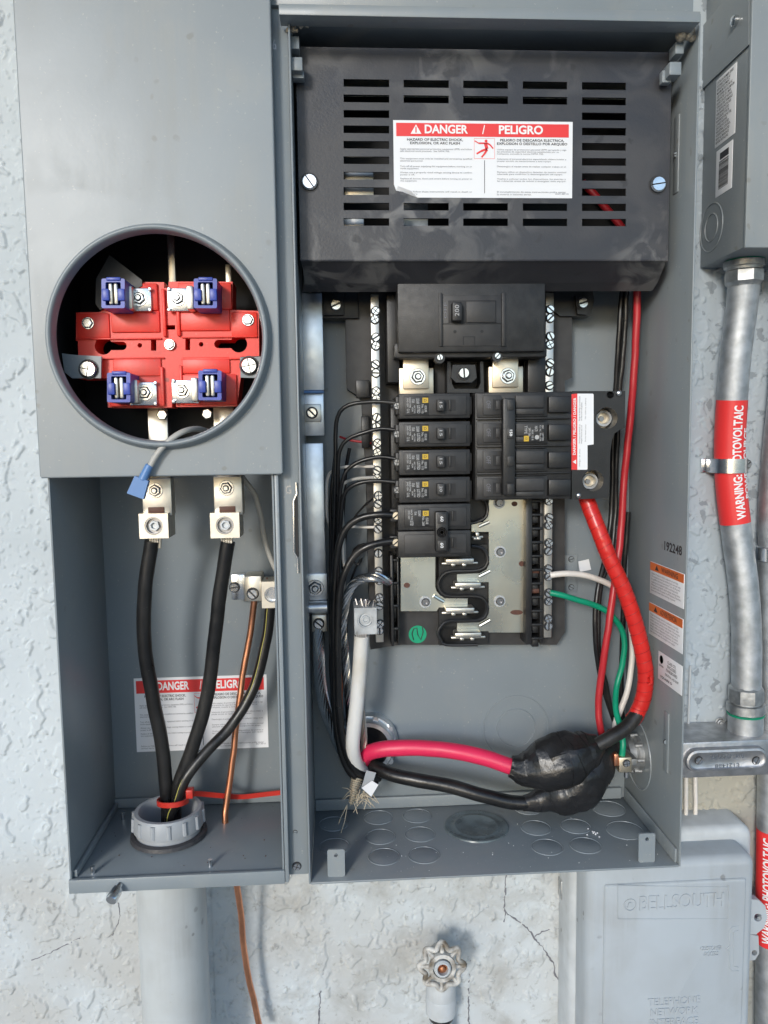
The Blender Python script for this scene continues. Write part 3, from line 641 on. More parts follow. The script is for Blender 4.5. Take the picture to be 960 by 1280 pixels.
# lugs that hang from the socket straps
def lug(px, py0, pym, py1, w0, w1, label):
    y = .034; c = P(px, pym, y)
    g = thing('cable_lug', c, label, 'cable lug', 'mechanical lugs of the service cables')
    MB().pbox(px - w0 / 2 + 1, py0, px + w0 / 2 + 1, pym + 3, y + .008, y + .022, .001).build('lug_tang', 'tin', g)
    mb = MB(); x0, x1, z0, z1 = rect(px - w1 / 2 - 3, pym, px + w1 / 2 - 3, py1, y)
    mb.prism([(x0, z0), (x1, z0), (x1, z1), (x0, z1)], [circ((x0 + x1) / 2, (z0 + z1) / 2, 11.2 * K(y), 28)], y, y + .026); mb.build('lug_body', 'tin', g)
    cc_ = Vector(((x0 + x1) / 2, y, (z0 + z1) / 2))
    mb = MB(); mb.lathe([(11.0 * K(y), .012), (11.0 * K(y), .0006), (9.4 * K(y), .0006), (9.0 * K(y), .004), (0, .004)], cc_, (0, 1, 0), 28); mb.build('lug_barrel', 'steel_dark', g)
    mb = MB(); mb.lathe([(6.6 * K(y), .004), (6.6 * K(y), .001), (4.2 * K(y), .001), (4.0 * K(y), .0035), (0, .0035)], cc_, (0, 1, 0), 6); mb.build('set_screw', 'galvanised', g)
    hexbolt(g, px - 1, py0 + 15, y + .008, 7, 'lug_nut')
    MB().pbox(px - 10, pym - 8, px + 10, pym - .5, y + .0066, y + .009, .0004).build('strand_slot', 'brown', g)
    mb = MB()
    for k in range(5):
        a = P(px - 7 + k * 3.2, py1 - 2, y + .012); b = P(px - 6 + k * 2.8, py1 + 12, y + .013); mb.cyl(a, b, .0011, n=6)
    mb.build('bare_strands', 'tin', g)
lug(195, 598, 642, 673, 37, 36.5, 'left tin plated lug under the meter cover, clamping a black cable')
lug(284, 595, 641, 672.5, 36, 36.5, 'second tin plated lug under the meter cover, nearer the copper wire')

gb = thing('ground_bar', P(318, 735, .08), 'small zinc ground bar with two lugs beside the copper wire', 'ground bar')
MB().pbox(289, 718, 306, 750, .098, .110, .001).build('bracket', 'zinc', gb); screw(gb, 293, 734, .098, 6, 'bracket_screw')
MB().pbox(305, 720, 327, 752, .080, .105, .0012).build('small_lug', 'tin', gb); screw(gb, 316, 742, .080, 6.8, 'clamp_screw', ang=.8)
mb = MB(); x0, x1, z0, z1 = rect(327, 727, 354, 760, .075); mb.prism([(x0, z0), (x1, z0), (x1, z1), (x0, z1)], [circ((x0 + x1) / 2, (z0 + z1) / 2, 10 * K(.075), 24)], .075, .1); mb.build('large_lug', 'tin', gb)
mb = MB(); mb.lathe([(.0066, .012), (.0066, .0006), (.0055, .0006), (.0052, .004), (0, .004)], ((x0 + x1) / 2, .075, (z0 + z1) / 2), (0, 1, 0), 24); mb.build('set_screw', 'zinc', gb)
for k in ((316, 722), (338, 726)):
    mb = MB()
    for _ in range(6):
        a = P(k[0] + random.uniform(-6, 6), k[1] + 2, .09); mb.cyl(a, a + Vector((random.uniform(-.003, .003), random.uniform(-.004, .002), random.uniform(.002, .005))), .0011, n=6)
    mb.build('bare_strands', 'brown', gb)

# danger labels ------------------------------------------------------------
enT = ['Apply appropriate personal protective equipment (PPE) and follow\nsafe electrical work practices.  See NFPA 70E.', 'This equipment must only be installed and serviced by qualified\nelectrical personnel.', 'Turn off all power supplying this equipment before working on or\ninside equipment.', 'Always use a properly rated voltage sensing device to confirm\npower is off.', 'Replace all devices, doors and covers before turning on power to\nthis equipment.', 'Failure to follow these instructions will result in death or\nserious injury.']
esT = ['Utilice equipo de proteccion personal (EPP) apropiado y siga\nlas practicas de seguridad electrica establecidas por su\nCompania, consulte la norma NFPA 70E.', 'Solamente el personal electrico especializado debera instalar y\nprestar servicio de mantenimiento a este equipo.', 'Desenergice el equipo antes de realizar cualquier trabajo en el.', 'Siempre utilice un dispositivo detector de tension nominal\nadecuado para confirmar la desenergizacion del equipo.', 'Vuelva a colocar todos los dispositivos, las puertas y\nlas cubiertas antes de volver a energizar este equipo.', 'El incumplimiento de estas instrucciones podra causar\nla muerte o lesiones serias.']
def danger_label(parent, x0, x1, z0, z1, y, outline=None):
    w, h = x1 - x0, z1 - z0; X = lambda f: x0 + w * f; Z = lambda f: z1 - h * f
    out = outline or [(x0, z0), (x1, z0), (x1, z1), (x0, z1)]
    lb = MB().prism(out, [], y - .0003, y).build('danger_label', 'label_white', parent, smooth=0)
    ya = y - .0005; yb = y - .00065
    MB().box(X(.016), X(.978), ya, y - .0002, Z(.205), Z(.035), 0).build('heading_band', 'label_red', lb)
    mb = MB(); U, V = (1, 0, 0), (0, 0, 1)
    for s, a, c, bd in (('DANGER', .173, .413, .03), ('/', .492, .508, .02), ('PELIGRO', .585, .832, .03)): text(mb, s, (X(a), yb, Z(.17)), U, V, w * (c - a), h * .115, bd, res=4)
    mb.prism([(X(.095), Z(.175)), (X(.155), Z(.175)), (X(.125), Z(.055))], [[(X(.1215), Z(.16)), (X(.1285), Z(.16)), (X(.1285), Z(.085)), (X(.1215), Z(.085))]], yb, ya - .00005); mb.build('heading_lettering', 'ink_white', lb, smooth=0)
    mb = MB()
    text(mb, 'HAZARD OF ELECTRIC SHOCK,\nEXPLOSION, OR ARC FLASH', (X(.075), ya, Z(.315)), U, V, w * .31, h * .085, .02, align='CENTER')
    text(mb, 'PELIGRO DE DESCARGA ELECTRICA,\nEXPLOSION O DESTELLO POR ARQUEO', (X(.575), ya, Z(.315)), U, V, w * .395, h * .085, .02, align='CENTER')
    mb.box(X(.5035), X(.5065), ya, y - .0002, Z(.94), Z(.51), 0)
    mb.build('hazard_lettering', 'ink_black', lb, smooth=0, kind='stuff')
    mb = MB()
    for i, q in enumerate(enT):
        a = (.35, .475, .575, .655, .735, .905)[i]; k = q.count('\n') + 1; text(mb, q, (X(.035), ya, Z(a + .032 * k)), U, V, w * .40, h * .028 * k)
    for i, q in enumerate(esT):
        a = (.35, .475, .575, .645, .735, .905)[i]; k = q.count('\n') + 1; text(mb, q, (X(.575), ya, Z(a + .030 * k)), U, V, w * .39, h * .027 * k)
    text(mb, '80271-887-02', (X(.905), ya, Z(.955)), U, V, w * .075, h * .018)
    mb.build('fine_print', 'ink_grey', lb, smooth=0)
    # small red pictogram: figure thrown back by a shock, in a thin frame
    mb = MB(); fx, fz = lambda f: X(.447 + .115 * f), lambda f: Z(.225 + .265 * f)
    def limb(p, q, t):
        d = Vector((fx(q[0]) - fx(p[0]), fz(q[1]) - fz(p[1]))).normalized() * t; n = Vector((-d.y, d.x))
        mb.prism([(fx(p[0]) - n.x, fz(p[1]) - n.y), (fx(q[0]) - n.x, fz(q[1]) - n.y), (fx(q[0]) + n.x, fz(q[1]) + n.y), (fx(p[0]) + n.x, fz(p[1]) + n.y)], [], ya, y - .0002)
    t_ = w * .0052
    for p, q, s in (((.55, .22), (.62, .52), 1.7), ((.55, .24), (.22, .24), .8), ((.22, .24), (.02, .12), .5), ((.6, .22), (.78, .32), .8), ((.78, .32), (.93, .5), .7), ((.62, .52), (.35, .62), 1.1), ((.35, .62), (.12, .76), .9), ((.64, .54), (.5, .76), 1.1), ((.5, .76), (.36, .93), .9)): limb(p, q, t_ * s)
    mb.prism([(fx(.58) + w * .008 * math.cos(k * .628), fz(.13) + w * .008 * math.sin(k * .628)) for k in range(10)], [], ya, y - .0002)
    for a, b, c, d in ((0, 0, 1, .012), (0, .985, 1, 1), (0, .012, .012, .985), (.988, .012, 1, .985)): mb.box(fx(a), fx(c), ya + .0001, y - .0002, fz(d), fz(b), 0)
    mb.build('shock_pictogram', 'label_red', lb, smooth=0)
    return lb
x0, x1, z0, z1 = rect(169, 845.5, 334.5, 937, YB - .0003)
danger_label(meter, x0, x1, z0, z1, YB - .0002)

# ------------------------------------------------------------------ black vented dead front
df = thing('dead_front', P(600, 330, .025), 'smudged black vented steel cover with a danger label', 'dead front')
YD = .024
zt = (P(380, 58, YD).z + P(836, 66, YD).z) / 2; xl = P(372.5, 190, YD).x; xr = P(837.5, 190, YD).x; zb = (P(378, 324.5, YD).z + P(836, 326, YD).z) / 2
hs = []
rows = [106 - .5 + 19.28 * k for k in range(10)]
for (a, c, rr) in ((429.5, 486.5, range(10)), (504.5, 561, (0, 1, 8, 9)), (579, 635, (0, 1, 8, 9)), (653.5, 709, (0, 1, 8, 9)), (727.5, 782.5, range(10))):
    for k in rr:
        dx = (k - 4.5) * -.0; py = rows[k] - (1.6 if a < 500 else .8 if a < 570 else 0) * 1.0
        q = P((a + c) / 2, py, YD); hs.append((P(a, py, YD).x, P(c, py, YD).x, q.z - 4.4 * K(YD), q.z + 4.4 * K(YD)))
# slots share rows: take the row heights from the left column so cells line up
zs = sorted({round(h[2], 5) for h in hs[:10]} | {round(h[3], 5) for h in hs[:10]})
hh = []
for a, c, z0, z1 in hs:
    k = min(range(10), key=lambda i: abs(hs[i][2] - z0)); hh.append((a, c, hs[k][2], hs[k][3]))
mb = MB(); mb.prism([(xl, zb), (xr, zb), (xr, zt), (xl, zt)], [[(a, z0), (c, z0), (c, z1), (a, z1)] for a, c, z0, z1 in hh], YD, YD + .0018); mb.build('vented_plate', 'dead_front_black', df, smooth=0)
# lower lip folds back into the box
mb = MB(); A = Vector((xl + .001, YD, zb)); Bq = Vector((xr - .001, YD, zb)); yl = .055; zl2 = P(600, 364.5, yl).z
Cq = Vector((P(377.5, 364, yl).x, yl, zl2)); Dq = Vector((P(815, 364, yl).x, yl, zl2)); m1 = Vector((P(381, 362, .045).x, .045, zb - (zb - zl2) * .72)); m2 = Vector((P(822, 352, .045).x, .045, zb - (zb - zl2) * .72))
o_ = Vector((0, .0016, .0004))
mb.add([A, Bq, m2, m1, Cq, Dq], [(0, 1, 2, 3), (3, 2, 5, 4)]); mb.add([q + o_ for q in (A, Bq, m2, m1, Cq, Dq)], [(3, 2, 1, 0), (4, 5, 2, 3)])
mb.add([A, A + o_, m1 + o_, m1, Cq + o_, Cq], [(0, 1, 2, 3), (3, 2, 4, 5)]); mb.add([Bq, Bq + o_, m2 + o_, m2, Dq + o_, Dq], [(3, 2, 1, 0), (5, 4, 2, 3)]); mb.add([Cq, Dq, Dq + o_, Cq + o_], [(0, 1, 2, 3)])
mb.build('lower_lip', 'dead_front_black', df, smooth=0)
for a in (xl, xr - .0016): part(df, 'side_return', 'dead_front_black', a, a + .0016, YD + .0019, .06, zb, zt, .0003)
part(df, 'top_return', 'dead_front_black', xl + .002, xr - .002, YD + .0019, .07, zt - .0018, zt - .0002, .0003)
mb = MB(); mb.tube([(xl, YD + .0008, zb), (xr, YD + .0008, zb)], .0010, 8); mb.build('bend_edge', 'dead_front_black', df)
screw(df, 387, 228, YD, 10, 'cover_screw', h=.5, ang=.95, label='left mounting screw'); screw(df, 822, 231, YD, 10, 'cover_screw', h=.5, ang=-.15, label='right mounting screw')
x0, x1, z0, z1 = rect(492, 151.5, 715.3, 247.5, YD); w, h_ = x1 - x0, z1 - z0
lb = danger_label(df, x0, x1, z0, z1, YD - .0001, [(x0 + .012 * w, z0 + .09 * h_), (x0 + .05 * w, z0 + .07 * h_), (x0 + .13 * w, z0), (x1, z0), (x1, z1), (x0, z1), (x0 - .0 * w, z0 + .17 * h_)])
MB().add([(x0 + .012 * w, YD - .0004, z0 + .09 * h_), (x0 + .05 * w, YD - .0004, z0 + .07 * h_), (x0 + .13 * w, YD - .0004, z0), (x0 + .09 * w, YD - .003, z0 + .075 * h_), (x0 + .02 * w, YD - .0025, z0 + .14 * h_)], [(0, 1, 2, 3, 4)]).build('curled_corner', 'label_white', lb, smooth=0)

# ------------------------------------------------------------------ panel interior: base, buses, bars
inter = thing('panel_interior', P(590, 600, .11), 'black plastic bus assembly with tin plated bus bars inside the right box', 'bus assembly')
def ip(name, material, rects, **k):
    mb = MB()
    for r in rects: mb.pbox(*r)
    return mb.build(name, material, inter, **k)
def a7(u, v): return (370 + u / 3.84, 360 + v / 3.84)
def n1p(u, v): return (490 + u / 4.571, 620 + v / 4.571)
MB().pprism([(497, 372), (682, 372), (700, 480), (690, 640), (660, 806), (497, 806)], .098, .116).build('base_plate', 'panel_grey_black', inter)
MB().pprism([(431, 340), (500, 340), (500, 806), (463, 812), (458, 600), (452, 500), (446, 494), (434, 486), (433, 476)], .100, .1165).build('side_plate', 'panel_grey_black', inter)
MB().pprism([(680, 340), (715, 395), (715, 472), (706, 476), (706, 790), (696, 806), (676, 806)], .100, .1165).build('side_plate', 'panel_grey_black', inter)
ip('mounting_ear', 'black_plastic', [(402, 362, 448, 398, .096, .114), (404, 366, 430, 394, .092, .096)]); screw(inter, 420, 381.5, .091, 7, 'ear_screw')
mb = MB(); mb.pprism([(692, 362), (741, 364), (743, 376), (738, 395), (700, 395), (692, 388)], .096, .114); mb.pprism([(720, 370), (741, 370), (740, 380), (733, 393), (722, 392)], .091, .096); mb.build('mounting_ear', 'black_plastic', inter); screw(inter, 728, 379, .090, 7, 'ear_screw')
for rc_ in [(445, 475, 462, 497, .09, .1), (452, 520, 462, 560, .094, .101), (484, 368, 499, 478, .07, .1), (489, 500, 499, 640, .074, .1), (683, 500, 690, 640, .085, .1), (660, 447, 682, 492, .07, .1)]: ip('end_block', 'black_plastic', [rc_])
# neutral bars with their slotted screws
def bar(px, py0, py1, y, ys, label):
    x0, x1, z0, z1 = rect(px - 5, py0, px + 5, py1, y)
    b_ = MB().box(x0, x1, y, y + .008, z0, z1, .0005).build('neutral_bar', 'tin', inter, label=label)
    for yy in ys:
        q = P(px, yy, y); q.x = (x0 + x1) / 2 + random.uniform(-.0003, .0006)
        place('bar_screw', screw_mesh(5.2 * K(y), .0024, random.random() < .4, 'zinc', .2), b_, q, (0, random.uniform(0, 3.14), 0))
bar(471.5, 368, 803, .074, [389, 399.5, 422, 432.5, 455.5, 466.5, 489, 499, 522, 533.5, 554, 565.5, 588, 598, 619.5, 630, 649.5, 661, 691.5, 714, 725.5, 747, 757, 780, 788], 'left long neutral bar')
bar(686, 366, 797, .078, [387, 398, 420.5, 431, 454, 465, 482, 626, 647, 656.5, 678.5, 689, 711, 720.5, 741, 751.5, 773, 782.5], 'right long neutral bar')
# tin plated bus plates under the breakers
YP = .086
L = [n1p(*q) for q in ((50, 330), (247, 330), (247, 520), (255, 545), (275, 568), (300, 585), (432, 585), (432, 637), (268, 637), (255, 658), (50, 658))]
MB().pprism(L, YP, YP + .0025).build('bus_plate', 'gold_tin', inter, label='left short bus plate')
Rr = [n1p(*q) for q in ((555, 20), (762, 20), (762, 780), (552, 780), (552, 772), (372, 775), (372, 726), (500, 722), (540, 700), (553, 670), (553, 492), (372, 492), (372, 447), (500, 442), (540, 420), (555, 390), (553, 205), (455, 205), (455, 160), (520, 150), (548, 120))]
MB().pprism(Rr, YP, YP + .0025).build('bus_plate', 'gold_tin', inter, label='right tall bus plate')
for u0, v0, u1, v1 in ((495, 175, 556, 148), (497, 460, 560, 428), (500, 742, 560, 708), (238, 570, 296, 604)):
    a, b = P(*n1p(u0, v0), YP - .0004), P(*n1p(u1, v1), YP - .0004)
    m_ = MB(); m_.tube([a, b], .0016, 8); m_.build('bus_emboss', 'gold_tin', inter)
for u0, v0, u1, v1 in ((455, 208, 522, 246), (285, 358, 492, 396), (338, 496, 532, 546), (285, 640, 495, 686), (338, 782, 535, 832)):
    q0, q1 = n1p(u0, v0), n1p(u1, v1); mb = MB()
    mb.pbox(q0[0] + 5, q0[1], q1[0] - 5, q0[1] + 6.2, YP - .012, YP + .002, .001); mb.pbox(q0[0], q0[1] + 4.5, q1[0], q0[1] + 7.4, YP - .004, YP + .002, .0008)
    for k in (.32, .62): 
        c = q0[0] + (q1[0] - q0[0]) * k; mb.pbox(c - 2.6, q0[1] + 6, c + 2.6, q0[1] + 9.8, YP - .009, YP - .004, .0008)
    mb.build('bus_stab', 'tin', inter)
mb = MB()
for path in (((440, 10), (515, 14), (545, 60), (535, 120), (480, 150), (440, 155)), ((455, 285), (520, 300), (546, 350), (535, 400), (480, 425), (340, 430), (290, 450), (262, 500), (280, 550), (330, 572), (470, 572), (525, 590), (546, 640), (532, 690), (480, 712), (330, 715), (285, 740), (262, 785), (280, 825), (310, 850), (490, 850))):
    c = [Vector(P(*n1p(*q), YP - .004)) for q in path]; mb.tube(spline(c, .003), .0015, 8)
mb.build('insulating_rib', 'black_plastic', inter)
mb = MB()
for u, v, r in ((470, 350, 66), (335, 505, 66), (470, 640, 66), (335, 785, 66), (470, 80, 66)):
    q = P(*n1p(u, v), YP + .004); mb.lathe([(r / 4.571 * K(YP), 0), (r / 4.571 * K(YP), .006)], q, (0, 1, 0), 20)
mb.pbox(*n1p(268, 280), *n1p(548, 850), YP + .004, YP + .01, 0); mb.build('stab_well', 'black_plastic', inter)
for u, v in ((612, 38), (617, 318), (615, 600), (190, 605)):
    q = n1p(u, v); m_ = MB(); m_.lathe([(7.6 * K(YP), 0), (7.6 * K(YP), .0004)], (0, 0, 0), (0, -1, 0), 24); m_.build('washer', 'galvanised', inter, at=P(*q, YP - .0001))
    m_ = MB(); m_.lathe([(5.2 * K(YP), 0), (5.2 * K(YP), .002), (4.2 * K(YP), .0028), (2.4 * K(YP), .0028), (2.2 * K(YP), .001), (0, .001)], (0, 0, 0), (0, -1, 0), 18); m_.build('torx_screw', 'steel_dark', inter, at=P(*q, YP - .0004))
for u, v, a, b in ((700, 45, 17, 14), (740, 387, 15, 15), (712, 665, 36, 14), (85, 510, 18, 15)):
    MB().pprism([n1p(*c) for c in circ(u, v, a, 20, b)], YP - .0004, YP + .001).build('brown_plug', 'brown', inter)
# notched black rails on both sides of the buses
def rail(pa, pb, py0, py1, step, first):
    mb = MB(); mb.pbox(pa, py0, pa + (pb - pa) * .34, py1, .076, .1, .0006); mb.pbox(pb - (pb - pa) * .22, py0 + 2, pb, py1 - 2, .08, .1, .0006)
    y = first
    while y < py1 - 3:
        mb.pbox(pa + 1, y - 3, pb - 1, y, .078, .099, .0005); mb.pbox(pa + (pb - pa) * .34, y, pb - (pb - pa) * .3, y + step * .5, .084, .099, .0005); y += step
    mb.build('wiring_rail', 'black_plastic', inter)
rail(657.5, 680, 622, 806, 17.2, 628); rail(488.5, 499, 694, 808, 28.6, 702)
st = MB(); c = P(522, 793, .0978); st.lathe([(11.5 * K(.098), 0), (11.5 * K(.098), .0003)], (c.x, .0982, c.z), (0, -1, 0), 28); st = st.build('inspection_sticker', 'sticker_green', inter)
mb = MB(); mb.tube([P(*q, .0976) for q in ((517, 800), (515, 792), (517, 786), (521, 785), (522, 793), (526, 800), (529, 790), (528, 784))], .00045, 5); mb.build('pen_mark', 'ink_black', st)
# line lugs, post between them
for a, b, hx, hy in ((499, 448, 522, 471), (611, 446, 634.7, 470)):
    wdt = 43; mb = MB(); mb.pbox(a, b + 12, a + wdt, b + 46, .070, .080, .0006); mb.pbox(a + 5, b - 4, a + wdt - 6, b + 38, .066, .070, .0006); ll = mb.build('line_terminal', 'warm_tin', inter)
    hexbolt(inter, hx, hy, .066, 7.5, 'terminal_nut')
mb = MB(); mb.pprism([(559, 452), (563, 452), (565, 480), (568, 486), (598, 486), (601, 478), (600, 452), (604, 452), (605, 491), (559, 491)], .066, .09); mb.pprism([(566, 456), (594, 456), (596, 472), (590, 478), (570, 478), (564, 472)], .060, .09); mb.build('centre_post', 'black_plastic', inter)
screw(inter, 579.6, 466.5, .059, 7.2, 'post_screw', ang=1.5)
mb = MB(); mb.pbox(543, 446, 612, 492, .082, .098, .0005); mb.pbox(655, 446, 682, 492, .082, .098, .0005); mb.build('recess_floor', 'deep_black', inter, kind='stuff')
# plated conductors just behind the vents
ip('incoming_bus', 'tin', [(430, 205, 467, 247, .034, .038), (425, 268, 455, 290, .04, .044)]); ip('incoming_bus', 'galvanised', [(500, 250, 535, 290, .05, .054)])
MB().box(xl + .004, xr - .004, .092, .095, zl2 + .01, zt - .006, .0005).build('line_barrier', 'deep_black', inter)

# aluminium straps at the left of the interior
def strap(label, rects, material='aluminium'):
    g = thing('bonding_strap', P((rects[0][0] + rects[0][2]) / 2, rects[0][3], rects[0][4]), label, 'metal strap', 'bare metal straps along the left inside wall')
    for k, r in enumerate(rects): MB().pbox(*r).build('strap_plate' if k == 0 else 'strap_foot', material, g)
    return g
g = strap('upper bare aluminium strap holding a square slotted clamp', [(373, 366, 404, 488, .094, .0985, .0008), (375, 491, 405, 545, .099, .1035, .001)])
MB().pbox(374, 488, 404.6, 491.5, .0945, .098, .0005).build('blue_film', 'blue_sleeve', g)
MB().pbox(379, 505, 401.5, 527, .0945, .0988, .0008).build('square_clamp', 'tin', g); screw(g, 390, 516, .0945, 6.4, 'clamp_screw', ang=.8); 
g = strap('longer bare aluminium strap bolted above the stranded conductor', [(376, 554, 406, 752, .098, .1025, .0008), (377, 717, 409, 750, .0955, .0978, .0008)])
hexbolt(g, 394, 735, .0955, 8, 'strap_bolt')
a = P(379, 760, .095); b_ = P(409, 759, .095); MB().cyl(a, b_, 8.2 * K(.095), n=20).build('rolled_end', 'aluminium', g)
ml = thing('neutral_lug', P(399, 780, .09), 'small square slotted lug gripping the bare stranded conductor', 'cable lug')
MB().pbox(389.5, 769, 408.5, 790, .088, .106, .001).build('lug_body', 'tin', ml); screw(ml, 398.5, 779.5, .088, 6.4, 'clamp_screw', ang=.7)
MB().pbox(377, 769, 387.5, 790, .094, .106, .001).build('lug_body', 'galvanised', ml); screw(ml, 381, 779.5, .094, 4.5, 'clamp_screw')

# ------------------------------------------------------------------ breakers
mbk = thing('main_breaker', P(590, 440, .05), 'wide black main breaker at the top of the panel interior', 'circuit breaker')
YM = .046
MB().pbox(497, 340, 682, 440, YM, .095, .0015).build('body', 'breaker_black', mbk)
MB().pbox(493, 428, 684, 447, YM + .006, .09, .0015).build('lower_flange', 'breaker_black', mbk)
mb = MB(); x = [(548, 365, 628, 433)]
for r in ((549, 366, 553.5, 433), (627.5, 366, 632.5, 433), (553.5, 403.5, 627.5, 405)): mb.pbox(*r, YM - .0014, YM + .001, .0004)
mb.build('raised_rib', 'breaker_black', mbk)
MB().pbox(554, 369, 627, 432.5, YM - .0006, YM + .001, .0003).build('centre_panel', 'panel_grey_black', mbk)
MB().pbox(560.5, 375.5, 620.5, 403.5, YM - .0008, YM, .0002).build('handle_recess', 'deep_black', mbk)
MB().pbox(583, 376.5, 619.5, 402.8, YM - .0014, YM, .0004).build('rating_plate', 'panel_grey_black', mbk)
hd = MB().pbox(565.5, 377, 578, 401, YM - .009, YM, .0012).build('handle', 'breaker_black', mbk)
mb = MB(); ptext(mb, '200', 568.5, 381, 574, 395, YM - .0093, turn=1); mb.build('handle_lettering', 'print_grey', hd, smooth=0)
mb = MB(); ptext(mb, 'OFF', 555, 378, 558.5, 398, YM - .0009, turn=1); mb.build('lettering', 'ink_grey', mbk, smooth=0)
mb = MB()
for q in ((568.7, 414.6), (602.4, 414.2)): mb.pprism(circ(*q, 2.1, 10), YM - .0008, YM - .0004)
for r in ((578.5, 420.5, 580, 431), (592.5, 420.5, 594, 431), (580, 420.5, 592.5, 421.5)): mb.pbox(*r, YM - .0008, YM - .0004, 0)
mb.build('rivet_hole', 'deep_black', mbk)
for a, b in ((549.7, 447.8), (621.7, 446), (618, 446.5)):
    if a == 618: continue
    MB().pprism(circ(a, b, 6.5, 16), YM + .004, YM + .012).build('screw_boss', 'breaker_black', mbk); screw(mbk, a, b - 1, YM + .004, 4.2, 'flange_screw')

YK = .050
def label_block(parent, px0, py0, px1, py1, y, rows_):
    mb = MB()
    for (a, b, c, d, s) in rows_: ptext(mb, s, px0 + (px1 - px0) * a, py0 + (py1 - py0) * b, px0 + (px1 - px0) * c, py0 + (py1 - py0) * d, y, .015, turn=3, align='CENTER')
    return mb.build('lettering', 'print_grey', parent, smooth=0)
def branch(py, rating, label):
    g = thing('single_pole_breaker', P(543, py + 16, YK), label, 'circuit breaker', 'single pole breakers stacked on the left')
    MB().pbox(498.7, py, 588, py + 31.6, YK + .0012, .088, .001).build('body', 'breaker_black', g)
    MB().pbox(586, py + 4, 590, py + 27, YK + .004, .088, .0008).build('end_step', 'breaker_black', g)
    MB().pbox(494.5, py + 4, 503, py + 27, YK + .006, .088, .001).build('terminal_end', 'breaker_black', g)
    fp = MB().pbox(505, py + 3, 583, py + 27.5, YK, YK + .002, .0005).build('face_panel', 'panel_grey_black', g)
    MB().pbox(506, py + 3.8, 536, py + 26.8, YK - .0003, YK + .001, .0002).build('rating_label', 'breaker_black', g)
    label_block(g, 508.5, py + 5.5, 534, py + 25.5, YK - .0005, [(0, 0, .2, .62, 'HACR TYPE\nSWD 120V'), (.0, .7, .14, .97, 'CU AL'), (.24, .03, .62, .4, '120/240V\n10 kA'), (.24, .48, .42, .98, '40C TYPE\nHOM'), (.5, .48, .66, .98, 'LISTED'), (.72, .42, .98, .98, 'ISSUE\nNo. 115')])
    MB().pbox(528, py + 5.5, 535.3, py + 12, YK - .0006, YK - .0002, 0).build('yellow_mark', 'sticker_yellow', g)
    mb = MB(); ptext(mb, 'D', 530, py + 7.2, 533.3, py + 10.3, YK - .0008); mb.build('mark_lettering', 'ink_black', g, smooth=0)
    MB().pbox(546, py + 8, 569.5, py + 22, YK - .0003, YK + .0005, 0).build('handle_window', 'deep_black', g)
    MB().pbox(561.5, py + 8.5, 563.8, py + 21.5, YK - .0016, YK, .0003).build('window_rib', 'breaker_black', g)
    h = MB().pbox(546.5, py + 7.8, 556, py + 22.2, YK - .0075, YK, .001).build('handle', 'panel_grey_black', g)
    mb = MB(); ptext(mb, rating, 549.5, py + 11, 553, py + 18.5, YK - .0078, .01, turn=3); mb.build('handle_lettering', 'print_grey', h, smooth=0)
    screw(g, 496.3, py + 16, YK + .0058, 4.6, 'terminal_screw', material='steel_dark', cross=True, h=.5)
branch(491.6, '15', 'topmost single pole breaker of the left stack, handle marked 15')
branch(526.8, '15', 'second single pole breaker from the top of the left stack')
branch(562, '15', 'third single pole breaker from the top, just above the one marked 20')
branch(596.5, '20', 'single pole breaker marked 20, right above the double pole one')

g = thing('double_pole_breaker', P(543, 663, YK), 'black double pole breaker with tied handles and two brass screws', 'circuit breaker')
for k, (a, b) in enumerate(((630, 662.6), (663.4, 696.5))):
    MB().pbox(497.5, a, 588.5, b, YK + .0012, .088, .001).build('body', 'breaker_black', g)
    MB().pbox(505.5, a + 4.5, 583, b - 4.5, YK, YK + .002, .0005).build('face_panel', 'panel_grey_black', g)
    MB().pbox(561, a + 8.5, 570.5, a + 21.5, YK - .0003, YK + .001, 0).build('handle_window', 'deep_black', g)
    MB().pbox(565, a + 9, 567, a + 21, YK - .0012, YK, .0003).build('window_rib', 'breaker_black', g)
    q = (495.2, a + 14.5); MB().pbox(488, q[1] - 8, 499, q[1] + 8, YK + .008, .07, .001).build('terminal_end', 'breaker_black', g); screw(g, *q, YK + .007, 5.6, 'terminal_screw', material='warm_tin', ang=-.7)
tie = MB().pbox(544.3, 639.5, 560.6, 690.5, YK - .0085, YK - .0002, .0014).build('tie_handle', 'black_plastic', g)
for a, s in ((642.5, '60'), (675.5, '60')):
    MB().pbox(547, a, 558, a + 12.5, YK - .0092, YK - .008, .0006).build('handle_button', 'panel_grey_black', tie); mb = MB(); ptext(mb, s, 550.5, a + 3, 554.5, a + 9.5, YK - .0095, .01, turn=3); mb.build('handle_lettering', 'ink_white', tie, smooth=0)
mb = MB(); 
for r in (2.2, 4.2, 6.0): mb.lathe([(r * K(YK), 0), ((r + .5) * K(YK), .0004), ((r + 1) * K(YK), 0)], (0, 0, 0), (0, -1, 0), 20)
mb.build('handle_emboss', 'panel_grey_black', tie, at=P(552.5, 665.5, YK - .0086))
MB().pbox(506, 636, 536.5, 658, YK - .0003, YK + .001, .0002).build('rating_label', 'breaker_black', g)
label_block(g, 510, 637.5, 536, 657.5, YK - .0005, [(0, 0, .22, .62, 'HACR TYPE\nSWD 240V'), (.1, .66, .26, .98, 'LISTED'), (.3, .03, .62, .4, '120/240V\n10 kA'), (.68, .4, .98, .98, 'ISSUE\nNo. 260')])
MB().pbox(528.5, 638.5, 536, 645, YK - .0006, YK - .0002, 0).build('yellow_mark', 'sticker_yellow', g)
mb = MB(); ptext(mb, 'D', 530.6, 640.2, 533.9, 643.3, YK - .0008); mb.build('mark_lettering', 'ink_black', g, smooth=0)

